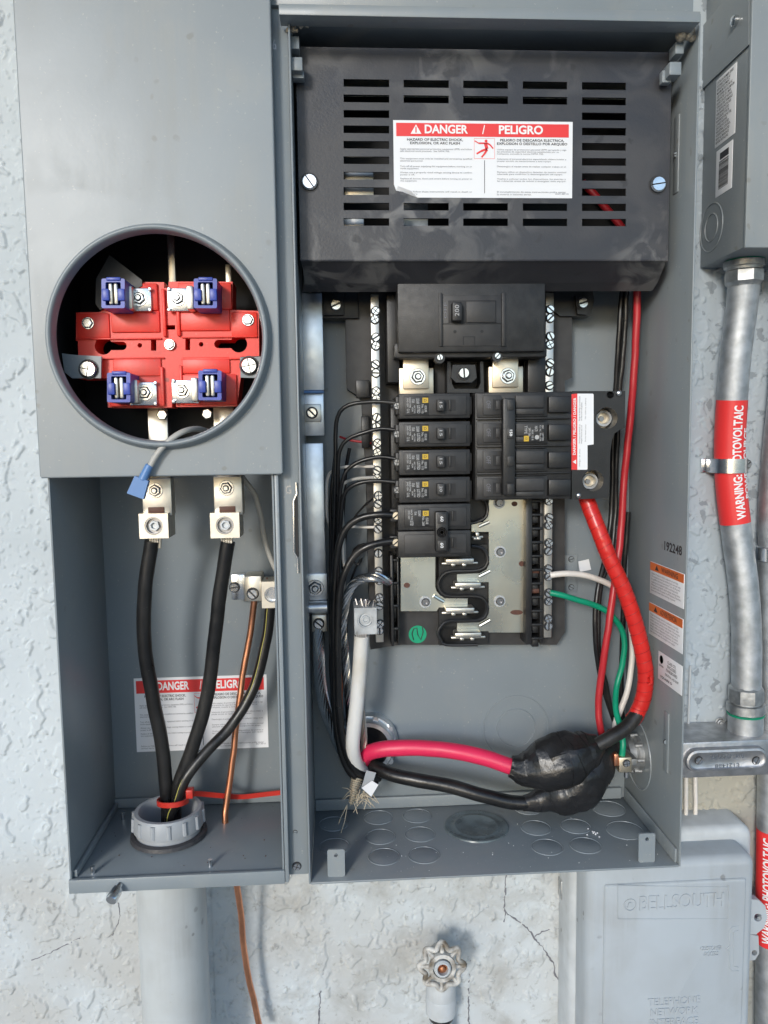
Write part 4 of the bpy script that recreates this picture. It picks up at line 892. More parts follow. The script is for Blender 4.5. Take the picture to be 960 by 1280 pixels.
def z7(u, v): return (590 + u / 4.571, 480 + v / 4.571)
YV = .044
pvb = thing('solar_breaker', P(680, 560, YV), 'broad four row black breaker marked 150 with a red and white label', 'circuit breaker')
MB().pbox(594, 490, 714.5, 624.5, YV + .003, .085, .0012).build('body', 'breaker_black', pvb)
def zb_(name, material, u0, v0, u1, v1, yf, yb, bev=.0005, parent=pvb): return MB().pbox(*z7(u0, v0), *z7(u1, v1), yf, yb, bev).build(name, material, parent)
for k, (a, b) in enumerate(((60, 185), (220, 342), (378, 498), (535, 652))):
    zb_('row_plinth', 'breaker_black', 28, a - 8, 432, b + 4, YV + .0012, YV + .004)
    zb_('cell_panel', 'panel_grey_black', 64, a + 4, 168, b - 8, YV - .0004, YV + .002)
    zb_('cell_slot', 'deep_black', 120, a + 28, 162, a + 92, YV - .0007, YV, 0)
    zb_('slot_tongue', 'panel_grey_black', 138, a + 34, 162, a + 86, YV - .0018, YV - .0005, .0003)
    zb_('cell_panel', 'panel_grey_black', 250, a + 4, 412, a + 76, YV - .0008, YV + .002); zb_('cell_strip', 'breaker_black', 250, a + 80, 412, b - 10, YV - .0002, YV + .002)
    zb_('end_block', 'black_plastic', 440, a + 10, 566, a + 102, YV - .002, YV + .004, .0008)
    if k < 3: zb_('row_divider', 'breaker_black', 28, b + 8, 566, b + 16, YV - .0006, YV + .004, .0004); zb_('row_divider', 'breaker_black', 250, b + 20, 420, b + 26, YV - .001, YV + .004, .0004)
mb = MB()
for a in (95, 255, 412, 570): ptext(mb, 'OFF', *z7(82, a), *z7(106, a + 45), YV - .0006, turn=3)
mb.build('off_lettering', 'ink_grey', pvb, smooth=0)
tb = zb_('tie_handle', 'black_plastic', 178, 80, 248, 635, YV - .009, YV - .001, .0012)
for a in (88, 252, 412, 570): zb_('handle_button', 'breaker_black', 202, a, 241, a + 62, YV - .0098, YV - .0085, .0005, tb)
mb = MB(); ptext(mb, '150', *z7(215, 262), *z7(231, 298), YV - .0101, .02, turn=3); mb.build('handle_lettering', 'ink_white', tb, smooth=0)
mb = MB()
for r, s in (((300, 238, 316, 285), 'TYPE'), ((322, 250, 336, 300), '240V 10kA'), ((340, 262, 352, 322), 'MAX 150 A'), ((358, 240, 376, 272), 'HACR'), ((386, 235, 410, 272), '40C\nCU AL'), ((386, 280, 410, 326), 'LISTED\nNo.150')): ptext(mb, s, *z7(r[0], r[1]), *z7(r[2], r[3]), YV - .0011, .012, turn=3)
mb.lathe([(9 / 4.571 * K(YV), 0), (13 / 4.571 * K(YV), .0001)], P(*z7(371, 304), YV - .0011), (0, -1, 0), 18); mb.build('lettering', 'print_grey', pvb, smooth=0)
zb_('yellow_mark', 'sticker_yellow', 297, 296, 325, 328, YV - .0012, YV - .0006, 0)
mb = MB(); ptext(mb, 'D', *z7(306, 306), *z7(317, 318), YV - .0014); mb.build('mark_lettering', 'ink_black', pvb, smooth=0)
end = [z7(*q) for q in ((570, 40), (876, 40), (873, 250), (845, 262), (815, 282), (800, 322), (790, 390), (782, 652), (570, 660))]
MB().pprism(end, YV + .004, .08, [[z7(*q) for q in circ(770, 195, 62, 32)], [z7(*q) for q in circ(692, 552, 60, 32)], [z7(*q) for q in circ(790, 62, 21, 16)]]).build('lug_cover', 'black_plastic', pvb)
for (u, v, r) in ((770, 195, 60), (692, 552, 58)):
    zb_('lug_block', 'warm_tin', u - r, v - r, u + r * .35, v + r, .066, .078, .001)
    m_ = MB(); k = K(.062) / 4.571; m_.lathe([(48 * k, .004), (46 * k, -.004), (34 * k, -.004), (30 * k, .001), (0, .001)], P(*z7(u - 26, v + 2), .066), (0, 1, 0), 24); m_.build('lug_barrel', 'galvanised', pvb)
    m_ = MB(); m_.lathe([(16 * k, 0), (16 * k, .003)], P(*z7(u - 36, v + 4), .066), (0, -1, 0), 6); m_.build('set_screw', 'steel_dark', pvb)
for q in ((838, 52), (607, 635)):
    m_ = MB(); r = 19 / 4.571 * K(YV); m_.lathe([(r, 0), (r * .92, r * .5), (r * .6, r * .85), (0.00001, r)], P(*z7(*q), YV + .004), (0, -1, 0), 18); m_.build('cover_screw', 'zinc', pvb)
yl_ = YV + .0036
mb = MB(); mb.pprism([z7(*q) for q in ((602, 55), (690, 55), (695, 60), (695, 345), (660, 350), (660, 485), (656, 490), (602, 490))], yl_, yl_ + .0003); vl = mb.build('warning_label', 'label_white', pvb, smooth=0)
MB().pprism([z7(*q) for q in ((568, 58), (602, 55), (602, 490), (568, 490))], yl_ - .0001, yl_ + .0003).build('heading_band', 'label_red', vl, smooth=0)
mb = MB(); ptext(mb, 'DANGER / PELIGRO / DANGER', *z7(578, 78), *z7(594, 405), yl_ - .0003, .025, turn=1)
mb.pprism([z7(*q) for q in ((595, 458), (595, 432), (576, 445))], yl_ - .0003, yl_ - .0002); mb.build('heading_lettering', 'ink_white', vl, smooth=0)
mb = MB()
ptext(mb, 'Shock hazard. Line terminals are\nenergized when the main is off.', *z7(610, 230), *z7(632, 340), yl_ - .0002, turn=1); ptext(mb, 'Riesgo de descarga. Las terminales\nde linea estan energizadas.', *z7(610, 70), *z7(632, 210), yl_ - .0002, turn=1)
ptext(mb, 'Do not remove cover', *z7(645, 230), *z7(652, 330), yl_ - .0002, turn=1); ptext(mb, 'No retire la cubierta', *z7(645, 80), *z7(652, 200), yl_ - .0002, turn=1); ptext(mb, 'Danger de choc', *z7(612, 370), *z7(620, 470), yl_ - .0002, turn=1)
mb.build('fine_print', 'ink_grey', vl, smooth=0)

# ------------------------------------------------------------------ wires and cables
def cable(name, label, pts, rpx, material, cat='cable', group=None, n=10, step=.004, ridge=None):
    ym = sum(p[2] for p in pts) / len(pts); q = px_path(pts, step); r = rpx * K(ym); sd = len(WORLD) * 3.7
    w = [min(1, i / 6, (len(q) - 1 - i) / 6) for i in range(len(q))]
    q = [p + (noise.noise_vector(p * 38 + Vector((sd, 0, 0))) * .0007 + noise.noise_vector(p * 95 + Vector((0, sd, 0))) * .0003) * min(1.0, max(.6, .003 / r)) * f for p, f in zip(q, w)]
    if ridge is None: ridge = lambda i, a, p: 1 + .035 * noise.noise(Vector((i * .22 + sd, math.cos(a), math.sin(a))))
    o = MB().tube(q, r, n, ridge=ridge).build(name, material, smooth=60); tag(o, label, cat, group); return o, q, r
def stripe(parent, q, r, off, material, name='stripe'):
    MB().tube([p + Vector(off) * r for p in q], r * .09, 6).build(name, material, parent)
cable('service_cable', 'thick black cable below the left meter lug, leftmost of three', [(190, 676, .047), (182, 730, .05), (180, 800, .055), (189, 860, .06), (202, 930, .064), (208, 990, .066), (210, 1040, .066), (211, 1150, .066)], 8.8, 'cable_black', n=16)
cable('service_cable', 'thick black cable below the second meter lug, middle of three', [(285, 677, .047), (275, 740, .05), (266, 820, .056), (257, 880, .06), (240, 935, .064), (224, 980, .066), (218, 1030, .068), (216, 1150, .068)], 8.7, 'cable_black', n=16)
o, q, r = cable('service_cable', 'black cable with a yellow stripe running up to the small ground bar', [(338, 756, .088), (333, 800, .088), (317, 860, .084), (288, 908, .076), (256, 942, .066), (233, 972, .06), (222, 1000, .058), (212, 1032, .06), (208, 1150, .062)], 6.9, 'cable_black', n=14)
stripe(o, q, r, (-.45, -.88, 0), 'yellow_stripe')
cable('copper_wire', 'bare copper ground wire passing through the left box floor', [(318, 748, .092), (313, 790, .094), (303, 850, .092), (293, 930, .088), (284, 1000, .084), (282, 1024, .082), (288, 1072, .082), (297, 1110, .084), (301, 1145, .09), (307, 1200, .1), (317, 1250, .105), (326, 1290, .106)], 4.1, 'copper', 'wire', n=12)
tie_ = thing('cable_tie', P(218, 1000, .05), 'red strap looped round the three black cables above the grey bushing', 'cable tie')
lp = [P(216 + 19.5 * math.cos(a), 1001 + 5.5 * math.sin(a) + 2.0 * math.cos(a) * -1, .062 - .017 * math.sin(a)) for a in [2 * math.pi * i / 28 for i in range(29)]]
def ribbon(mb, pts, hw, t):
    vs = []; fs = []
    for i, p in enumerate(pts):
        d = (pts[min(i + 1, len(pts) - 1)] - pts[max(i - 1, 0)]).normalized(); w = Vector((0, 0, 1)); n = d.cross(w).normalized() * t
        w = n.normalized().cross(d).normalized() * hw
        vs += [p - w - n, p + w - n, p + w + n, p - w + n]
    for i in range(len(pts) - 1):
        for k in range(4): fs.append((i * 4 + k, i * 4 + (k + 1) % 4, i * 4 + 4 + (k + 1) % 4, i * 4 + 4 + k))
    fs += [(3, 2, 1, 0), tuple(len(vs) - 4 + k for k in range(4))]
    mb.add(vs, fs); return mb
ribbon(MB(), lp, .0022, .0005).build('loop', 'red_tie', tie_)
ribbon(MB(), px_path([(233, 995, .062), (245, 992, .07), (270, 994, .085), (300, 996, .098), (330, 993, .104), (356, 990, .106)]), .0022, .0005).build('tail', 'red_tie', tie_)
MB().pbox(232, 988, 241, 999, .054, .062, .001).build('lock_head', 'red_tie', tie_)
tw = thing('tap_wire', P(205, 555, 0), 'grey wire hanging from the meter ring with a blue connector', 'wire')
MB().tube(px_path([(262, 540, .03), (246, 536, .008), (228, 540, -.008), (210, 552, -.012), (196, 568, -.012), (188, 582, -.012)]), 3.6 * K(0), 10).build('insulation', 'grey_wire', tw)
mb = MB(); a, b = P(187, 581, -.012), P(178, 600, -.012); mb.cyl(a, b, .0028, .0034, 14, .0005)
c, d = P(178, 598, -.012), P(170, 620, -.012); u = (d - c).normalized(); s_ = u.cross(Vector((0, 1, 0))).normalized()
mb.add([c + s_ * x + Vector((0, y, 0)) for x in (-.0052, .0052) for y in (-.0028, .0028)] + [d + s_ * x + Vector((0, y, 0)) for x in (-.0062, .0062) for y in (-.0028, .0028)], [(0, 2, 3, 1), (4, 5, 7, 6), (0, 1, 5, 4), (2, 6, 7, 3), (0, 4, 6, 2), (1, 3, 7, 5)])
mb.build('connector_sleeve', 'blue_sleeve', tw, smooth=30)
cable('neutral_tap_wire', 'thin grey wire curving from under the meter cover down to the ground bar', [(296, 585, .06), (304, 598, .06), (318, 618, .07), (326, 645, .08), (332, 680, .09), (341, 705, .094), (349, 718, .095)], 3.3, 'grey_wire', 'wire')
# conduit from below
pv_ = thing('pvc_conduit', PZ(211, 1048, zf), 'pale painted plastic conduit with a ribbed grey bushing inside the left box', 'conduit')
pc = Vector((P(211, 1046, .062).x, .064, zf)); rp = 44 * K(.062)
MB().lathe([(rp * .99, -.6), (rp * .99, -.0105), (rp * .9, -.0105), (rp * .9, -.6)], pc, (0, 0, 1), 40, closed=True).build('pipe', 'pvc_painted', pv_)
mb = MB(); mb.lathe([(rp * 1.02, .0002), (rp * 1.1, .001), (rp * 1.08, .004), (rp * .97, .005), (rp * .97, .0002)], pc, (0, 0, 1), 40, closed=True); mb.build('sealant_ring', 'sealant', pv_)
mb = MB(); H = .024; mb.lathe([(rp * .93, .001), (rp * .93, .008), (rp * 1.0, .009), (rp * 1.02, .011), (rp * 1.0, H - .003), (rp * .95, H), (rp * .84, H), (rp * .80, H - .003), (rp * .8, -.02), (rp * .86, -.02)], pc, (0, 0, 1), 48, closed=True)
for k in range(14):
    a = 2 * math.pi * k / 14; d = Vector((math.cos(a), math.sin(a), 0)); mb.cyl(pc + d * rp * .995 + Vector((0, 0, .011)), pc + d * rp * .975 + Vector((0, 0, H - .002)), .0022, n=8)
mb.build('bushing', 'pvc_grey', pv_)

# black branch wires from the single pole breakers
B_ = 'black wires sweeping from the branch breakers down the left side'
for lab, pts in (('thin black wire leaving the topmost single pole breaker', [(497, 504, .062), (470, 502, .064), (445, 504, .066), (430, 510, .068), (422, 522, .07), (420, 545, .072), (419, 600, .074), (417, 660, .08), (415, 720, .085), (414, 800, .088), (416, 880, .09), (424, 940, .09), (440, 972, .09), (465, 978, .105)]),
    ('thin black wire leaving the second single pole breaker', [(497, 538, .062), (475, 536, .064), (450, 542, .066), (434, 549, .068), (426, 560, .07), (423, 580, .072), (422, 640, .078), (419, 700, .084), (417, 800, .088), (419, 880, .088), (427, 940, .088), (445, 970, .09), (468, 975, .105)]),
    ('thin black wire leaving the third single pole breaker', [(497, 574, .062), (475, 571, .064), (452, 576, .066), (436, 586, .068), (428, 602, .07), (424, 630, .074), (421, 690, .082), (420, 800, .086), (422, 880, .086), (430, 940, .086), (448, 968, .088), (470, 972, .105)]),
    ('thin black wire leaving the breaker marked 20', [(497, 603, .062), (475, 601, .064), (455, 602, .066), (438, 609, .068), (430, 620, .07), (426, 650, .074), (423, 700, .08), (422, 800, .084), (424, 880, .084), (432, 940, .084), (450, 966, .086), (472, 970, .105)])):
    cable('branch_wire', lab, pts, 2.6, 'cable_black', 'wire', B_)
cable('feeder_wire', 'thick black wire looping from the upper brass screw of the double pole breaker', [(494, 644, .058), (475, 643, .058), (455, 646, .06), (438, 656, .062), (427, 672, .064), (421, 700, .066), (418, 760, .068), (418, 850, .07), (421, 910, .072), (430, 950, .074), (446, 972, .08), (470, 978, .1)], 4.4, 'cable_black', 'wire', 'thick black wires of the double pole breaker', n=12)
cable('feeder_wire', 'thick black wire looping from the lower brass screw of the double pole breaker', [(494, 676, .058), (478, 678, .058), (460, 683, .058), (444, 693, .06), (432, 712, .06), (425, 740, .062), (422, 790, .064), (423, 870, .066), (428, 920, .068), (438, 952, .072), (452, 968, .08), (474, 973, .1)], 4.6, 'cable_black', 'wire', 'thick black wires of the double pole breaker', n=12)
cable('neutral_wire', 'thin pale wire bending into the left neutral bar beside the third breaker', [(468, 583, .072), (445, 583.5, .08), (428, 584, .084), (415, 589, .088), (409, 600, .09), (409, 640, .092), (413, 665, .094), (416, 720, .098)], 1.9, 'white_wire', 'wire')
cable('neutral_wire', 'thin off white wire bending into the left neutral bar behind the fourth black wire', [(468, 597, .072), (448, 598, .08), (434, 602, .084), (428, 612, .086), (428, 650, .088), (430, 700, .09), (429, 780, .095)], 2.1, 'grey_wire', 'wire')
cable('neutral_wire', 'short cream wire entering the left neutral bar under the big black loop', [(470, 659, .074), (450, 659, .078), (432, 659, .084), (424, 664, .09)], 1.7, 'white_wire', 'wire')
cable('orange_wire', 'thin orange brown wire at the back of the left wire bundle', [(417, 586, .095), (416, 640, .096), (420, 720, .1), (428, 800, .102), (427, 880, .102), (430, 920, .102)], 1.7, 'orange_wire', 'wire')
cable('red_branch_wire', 'short thin red wire behind the left neutral bar by the second breaker', [(464, 554, .098), (450, 552, .098), (436, 550, .1), (425, 546, .105)], 1.5, 'red_wire', 'wire')
TG = 'thin wires tangled at the left of the neutral bar'
for lab, m_, rr, pts in (('thin black wire running straight down behind the left bundle', 'cable_black', 2.2, [(437, 560, .09), (431, 600, .094), (428, 680, .098), (431, 760, .1), (425, 850, .1), (430, 930, .1)]),
    ('thin black wire curling behind the lower end of the left neutral bar', 'cable_black', 1.5, [(470, 684, .08), (455, 680, .085), (443, 686, .09), (440, 700, .092), (448, 706, .092), (452, 697, .09), (444, 712, .094), (436, 740, .098), (433, 790, .1)]),
    ('thin black wire slanting past the fourth breaker wire to the bar', 'cable_black', 1.4, [(468, 622, .08), (456, 632, .086), (444, 646, .09), (434, 664, .096), (429, 700, .1)]),
    ('pale grey wire dropping between the two thick black loops', 'white_wire', 1.8, [(428, 668, .07), (429, 700, .074), (431, 718, .08), (427, 760, .088)]),
    ('thin dark wire outermost at the left of the bundle', 'cable_black', 2.4, [(419, 570, .08), (414, 620, .082), (413, 700, .088), (414, 780, .09), (414, 850, .092), (421, 920, .092), (436, 966, .092), (456, 980, .1)]),
    ('thick black wire at the front of the bundle beside the braided strands', 'cable_black', 3.6, [(424, 720, .07), (421, 780, .072), (421, 850, .074), (425, 910, .076), (436, 950, .08), (455, 972, .1)])):
    cable('tangled_wire', lab, pts, rr, m_, 'wire', TG)
def stranded(name, label, pts, rpx, material, n=7, pitch=.02):
    q = px_path(pts, .0025); r = rpx * K(pts[0][2]); root = thing(name, q[0], label, 'bare conductor')
    L = 0; acc = [0]
    for a, b in zip(q, q[1:]): L += (b - a).length; acc.append(L)
    for k in range(n):
        out = []
        for i, p in enumerate(q):
            t = (q[min(i + 1, len(q) - 1)] - q[max(i - 1, 0)]).normalized(); u = Vector((0, 1, 0)); u = (u - t * u.dot(t)).normalized(); w = t.cross(u)
            a = 2 * math.pi * (k / n + acc[i] / pitch / 2.5); out.append(p + (u * math.cos(a) + w * math.sin(a)) * r * .66)
        MB().tube(out, r * .36, 6).build('strand', material, root)
    return root
stranded('bare_conductor', 'bare twisted strands leaving the left neutral bar beside the white cable', [(487, 727, .076), (472, 722, .07), (455, 723, .074), (442, 730, .078), (433, 750, .082), (429, 785, .086), (432, 830, .09), (436, 870, .092), (440, 920, .094), (448, 960, .098), (458, 975, .105)], 6.0, 'zinc', 8, .022)
stranded('bare_conductor', 'bare silver stranded conductor hanging from the small square lug', [(398, 786, .092), (398.5, 815, .086), (400, 850, .084), (405, 880, .082), (413, 903, .082), (424, 930, .086), (438, 955, .095)], 7.6, 'zinc', 11, .03)
stranded('bare_conductor', 'short pale strands between the white cable and the pink red cable', [(450, 880, .088), (454, 905, .084), (455, 935, .082), (452, 960, .085), (447, 975, .09)], 4.4, 'tin', 6, .02)
wl = thing('white_cable', P(450, 790, .06), 'white insulated cable clamped in a square lug, bending away at its lower end', 'cable')
MB().tube(px_path([(452, 795, .062), (450, 830, .062), (446, 880, .064), (442, 915, .066), (441, 938, .07), (447, 958, .082), (458, 968, .1)]), 9.4 * K(.064), 16).build('insulation', 'white_cable', wl)
mb = MB(); x0, x1, z0, z1 = rect(443, 760, 471, 793, .05); mb.prism([(x0, z0), (x1, z0), (x1, z1), (x0, z1)], [circ((x0 + x1) / 2, (z0 + z1) / 2 + .001, 10.5 * K(.05), 24)], .05, .078); mb.build('lug_body', 'galvanised', wl)
mb = MB(); c = Vector(((x0 + x1) / 2, .05, (z0 + z1) / 2 + .001)); k = K(.05); mb.lathe([(10.4 * k, .01), (10.4 * k, .0005), (8.8 * k, .0005), (8.4 * k, .003), (5.2 * k, .003), (5 * k, .0012), (3.2 * k, .0012), (3 * k, .003), (0, .003)], c, (0, 1, 0), 24); mb.build('set_screw', 'galvanised', wl)
mb = MB()
for k in range(6): mb.cyl(P(446 + k * 2.3, 791, .062), P(446.5 + k * 2.2, 799, .062), .0009, n=6)
for _ in range(16):
    a = P(447 + random.uniform(0, 20), 760, random.uniform(.054, .07)); mb.cyl(a, a + Vector((random.uniform(-.003, .003), random.uniform(-.003, .003), random.uniform(.003, .008))), .0009, n=6)
mb.build('bare_strands', 'steel_dark', wl)
# conduit hub in the back panel with the bundle entering it
hub = thing('conduit_hub', P(466, 930, .115), 'grey metal conduit hub in the back panel behind the white cable', 'conduit fitting')
hc = P(459, 932, .11); mb = MB(); k = K(.11)
mb.lathe([(41 * k, .012), (41 * k, .006), (38 * k, .003), (36 * k, .003), (35 * k, -.004), (33 * k, -.006), (28 * k, -.006), (27 * k, -.003), (27 * k, .012)], hc, (0, 1, 0), 40, closed=True)
for j in range(10):
    a = 2 * math.pi * j / 10; d = Vector((math.cos(a), 0, math.sin(a))); mb.cyl(hc + d * 37 * k + Vector((0, -.002, 0)), hc + d * 37 * k + Vector((0, .008, 0)), .0026, n=8)
mb.build('locknut', 'aluminium', hub)
MB().lathe([(27 * k, 0), (27 * k, .0008)], hc + Vector((0, .0075, 0)), (0, 1, 0), 32).build('bore', 'deep_black', hub)
cable('red_feeder', 'pink red insulated cable running from the hub into the taped splice', [(455, 958, .108), (456, 945, .088), (470, 938, .078), (500, 935, .072), (540, 936, .068), (580, 941, .062), (615, 950, .057), (650, 962, .052), (672, 968, .052)], 10.3, 'pink_cable', n=16)
cable('black_feeder', 'black insulated cable running from the hub under the pink red cable', [(462, 950, .112), (468, 958, .092), (490, 968, .08), (520, 975, .072), (560, 982, .066), (600, 993, .06), (640, 1003, .056), (670, 1004, .054), (690, 1000, .054)], 9.2, 'cable_black', n=16)
# frayed fibre tail and folded paper tags below the bundle
fr = thing('frayed_sleeve', P(442, 985, .08), 'frayed tan woven sleeve tail hanging below the wire bundle', 'cable sleeve')
mb = MB()
for k in range(13):
    y0 = 972 + k * 2.5; wd = 13 - k * .75; q = [P(440 - k * .45 + wd * f + (0 if k < 6 else 2), y0 + 3 * f, .082 - .006 * math.sin(math.pi * f)) for f in [i / 6 for i in range(7)]]; mb.tube(q, .0008, 5)
mb.build('weave_ring', 'tan_fibre', fr)
mb = MB()
for k in range(46):
    a = P(437 + random.uniform(0, 24), 994 + random.uniform(-8, 8), .08); d = Vector((random.uniform(-.009, .012), random.uniform(-.006, .004), random.uniform(-.011, .004))); mb.tube([a, a + d * .5 + Vector((0, 0, .001)), a + d], .00035, 4)
for pts in (((434, 1006), (426, 1022), (423, 1030)), ((434, 1008), (431, 1026), (424, 1048)), ((455, 992), (465, 998), (471, 1003))): mb.tube([P(*q, .075) for q in pts], .0004, 5)
mb.build('loose_fibre', 'tan_fibre', fr, kind='stuff')
for lab, pts, y in (('folded white paper tag hanging under the black feeder cable', ((452, 985), (465, 976), (473, 981), (464, 996)), .072), ('grey plastic tag end tucked beside the white paper tag', ((452, 984), (458, 963), (470, 966), (467, 976)), .074)):
    c = P(*pts[0], y); o = thing('paper_tag', c, lab, 'tag'); MB().pprism(list(pts), y, y + .0006).build('tag_sheet', 'label_white' if 'white paper tag h' in lab else 'pvc_grey', o)
# taped splice
def lump(pts, radii, seed, parent, bands):
    q = spline([P(*p) for p in pts], .0015); n = len(q); R = []
    for i in range(n):
        f = i / (n - 1) * (len(radii) - 1); k = min(int(f), len(radii) - 2); u = f - k; u = u * u * (3 - 2 * u); R.append((radii[k] * (1 - u) + radii[k + 1] * u) * K(.055))
    U = Vector((0, 1, 0))
    def surf(f, a, off=0.0):
        f = max(0, min(n - 1.001, f)); i = int(f); p = q[i].lerp(q[i + 1], f - i); t = (q[min(i + 3, n - 1)] - q[max(i - 2, 0)]).normalized()
        u = (U - t * U.dot(t)).normalized(); w = t.cross(u); rr = R[i] * (1 - f + i) + R[i + 1] * (f - i)
        c, s_ = math.cos(a), math.sin(a)
        g = 1 + .16 * noise.noise(Vector((c * 1.3, s_ * 1.3, f * .05 + seed))) + .09 * noise.noise(Vector((c * 3.0, s_ * 3.0, f * .14 + seed))) + .05 * abs(noise.noise(Vector((c * 5 + f * .12, s_ * 5, f * .22 + seed))))
        return p + (u * c + w * s_) * (rr * g + off)
    N = 36; vs = [surf(i, 2 * math.pi * k / N) for i in range(n) for k in range(N)]; fs = [(i * N + k, i * N + (k + 1) % N, (i + 1) * N + (k + 1) % N, (i + 1) * N + k) for i in range(n - 1) for k in range(N)]
    fs += [tuple(range(N)), tuple((n - 1) * N + k for k in range(N))]
    MB().add(vs, fs).build('taped_joint', 'tape_black', parent, smooth=24)
    for b in range(bands):
        f0 = n * (.06 + .86 * b / max(1, bands - 1)) + random.uniform(-2, 2); tl = random.uniform(-4, 4); ph = random.uniform(0, 6.3); hw = random.uniform(3.2, 5.2); lift = random.uniform(.0003, .0008)
        NA = 40; pr = [(-1.0, -.0004), (-.98, 1.0), (-.4, .75), (.4, .45), (1.0, .05), (1.0, -.0004)]; vs = []
        for k in range(NA):
            a = 2 * math.pi * k / NA; c = f0 + tl * math.sin(a + ph) + .5 * math.sin(3 * a + ph * 2)
            wr = 1 + .35 * noise.noise(Vector((a * 2.2, b * 3.1, seed)))
            vs += [surf(c + hw * x, a, (lift * wr * y) if y > 0 else -.0008) for x, y in pr]
        m_ = len(pr); fs = [(k * m_ + j, ((k + 1) % NA) * m_ + j, ((k + 1) % NA) * m_ + j + 1, k * m_ + j + 1) for k in range(NA) for j in range(m_ - 1)]
        MB().add(vs, fs).build('tape_wrap', 'tape_black', parent, smooth=30)
sp_ = thing('taped_splice', P(705, 965, .055), 'bulky black taped splice joining the red, black and taped cables', 'cable splice')
lump([(638, 958, .054), (652, 961, .052), (672, 959, .05), (700, 950, .048), (722, 943, .048), (738, 936, .05), (750, 930, .052)], [14, 22, 31, 33, 32, 24, 12], 1, sp_, 9)
lump([(652, 1005, .056), (676, 1000, .054), (702, 990, .053), (728, 974, .053), (744, 954, .056), (758, 936, .064), (768, 920, .072)], [9, 14, 28, 33, 27, 18, 12], 5, sp_, 8)
lump([(688, 972, .06), (712, 968, .06), (738, 955, .06)], [20, 28, 18], 9, sp_, 2)
cable('splice_tail', 'glossy black cable end between the tape ball and the red wrapped cable', [(728, 938, .046), (745, 932, .046), (765, 921, .047), (783, 909, .05), (796, 893, .054), (803, 875, .056)], 9.4, 'cable_black', n=16)
# red wrapped feeder of the solar breaker
q = px_path([(731, 616, .07), (737, 634, .066), (748, 662, .06), (762, 698, .056), (779, 735, .054), (793, 775, .053), (803, 815, .053), (807, 845, .053), (804, 872, .054), (796, 892, .055), (790, 901, .055)], .0012); r = 10.2 * K(.056)
def wrap(i, a, p): return 1 + .045 * (((i * .115 + a / 6.283) % 1.0) - .5)
rt = MB().tube(q, r, 18, ridge=wrap).build('taped_cable', 'red_tape', smooth=60); tag(rt, 'thick cable spirally wrapped in red tape below the solar breaker', 'cable')
MB().tube(px_path([(726, 606, .074), (731, 616, .07), (736, 632, .067)]), 9 * K(.068), 14).build('bare_jacket', 'cable_black', rt)
hx = []
Lq = 0
for i in range(len(q) - 1):
    t_ = (q[i + 1] - q[i]).normalized(); u = Vector((0, 1, 0)); u = (u - t_ * u.dot(t_)).normalized(); w = t_.cross(u)
    for k in range(3):
        a = 2 * math.pi * (Lq + (q[i + 1] - q[i]).length * k / 3) / .0088; hx.append(q[i].lerp(q[i + 1], k / 3) + (u * math.cos(a) + w * math.sin(a)) * r * 1.006)
    Lq += (q[i + 1] - q[i]).length
MB().tube(hx, .00024, 5).build('tape_edge', 'tape_edge_red', rt)
a = P(811, 848, .046); MB().tube([a, a + Vector((.001, -.002, .002)), a + Vector((.0015, -.002, -.003)), a + Vector((-.001, -.001, -.005))], .0014, 6).build('tape_flag', 'red_tape', rt)
for lab, pts, rr, m_ in (('red wire running down from the dead front along the right wall', [(728, 228, .086), (748, 249, .084), (770, 275, .084), (790, 305, .082), (798, 335, .08), (797, 366, .078), (796, 400, .08), (792, 470, .084), (787, 530, .088), (781, 590, .09), (777, 650, .09), (772, 700, .086), (766, 745, .08), (758, 800, .078), (751, 850, .08), (748, 890, .08), (752, 915, .078), (760, 935, .082), (775, 945, .095)], 4.6, 'red_wire'),):
    cable('red_wire', lab, pts, rr, m_, 'wire', n=12)
BW = 'thin black wires behind the red wrapped cable'
for lab, pts in (('black wire just left of the long red wire, nearest to it', [(788, 335, .085), (783, 366, .086), (781, 410, .088), (777, 460, .09), (774, 485, .092), (772, 540, .096), (770, 600, .1), (769, 650, .1), (762, 700, .094), (752, 730, .088), (748, 770, .084), (750, 820, .084), (758, 860, .086), (767, 900, .09), (780, 930, .1)]),
                 ('black wire bowing left beside the green wire', [(780, 335, .09), (776, 380, .09), (772, 440, .092), (769, 490, .098), (766, 560, .102), (764, 640, .102), (758, 690, .094), (748, 730, .086), (744, 765, .082), (745, 810, .082), (752, 850, .086), (762, 885, .09), (778, 925, .102)]),
                 ('black wire running straight behind the green and white wires', [(785, 640, .11), (780, 720, .112), (778, 800, .112), (776, 870, .11), (780, 920, .11)])):
    cable('control_wire', lab, pts, 3.3, 'cable_black', 'wire', BW)
cable('green_wire', 'green ground wire from the right neutral bar to the small ground lug', [(688, 741, .076), (702, 744, .074), (722, 750, .076), (745, 757, .08), (763, 768, .084), (776, 785, .086), (781, 805, .086), (778, 830, .086), (771, 855, .084), (770, 885, .072), (776, 910, .06), (779, 930, .052), (777, 948, .052)], 3.9, 'green_wire', 'wire', n=12)
cable('white_wire', 'white wire from the right neutral bar passing behind the red wrapped cable', [(688, 719, .076), (704, 717, .074), (725, 718, .076), (748, 724, .08), (765, 733, .086), (780, 750, .092), (789, 785, .094), (790, 820, .092), (786, 855, .088), (776, 885, .084), (769, 905, .082), (770, 925, .09)], 3.9, 'white_wire', 'wire', n=12)
for y_ in (714, 739): MB().pbox(657 + 4, y_ - 3, 678, y_ + 3, .083, .09, .0012).build('red_insert', 'brown', inter)
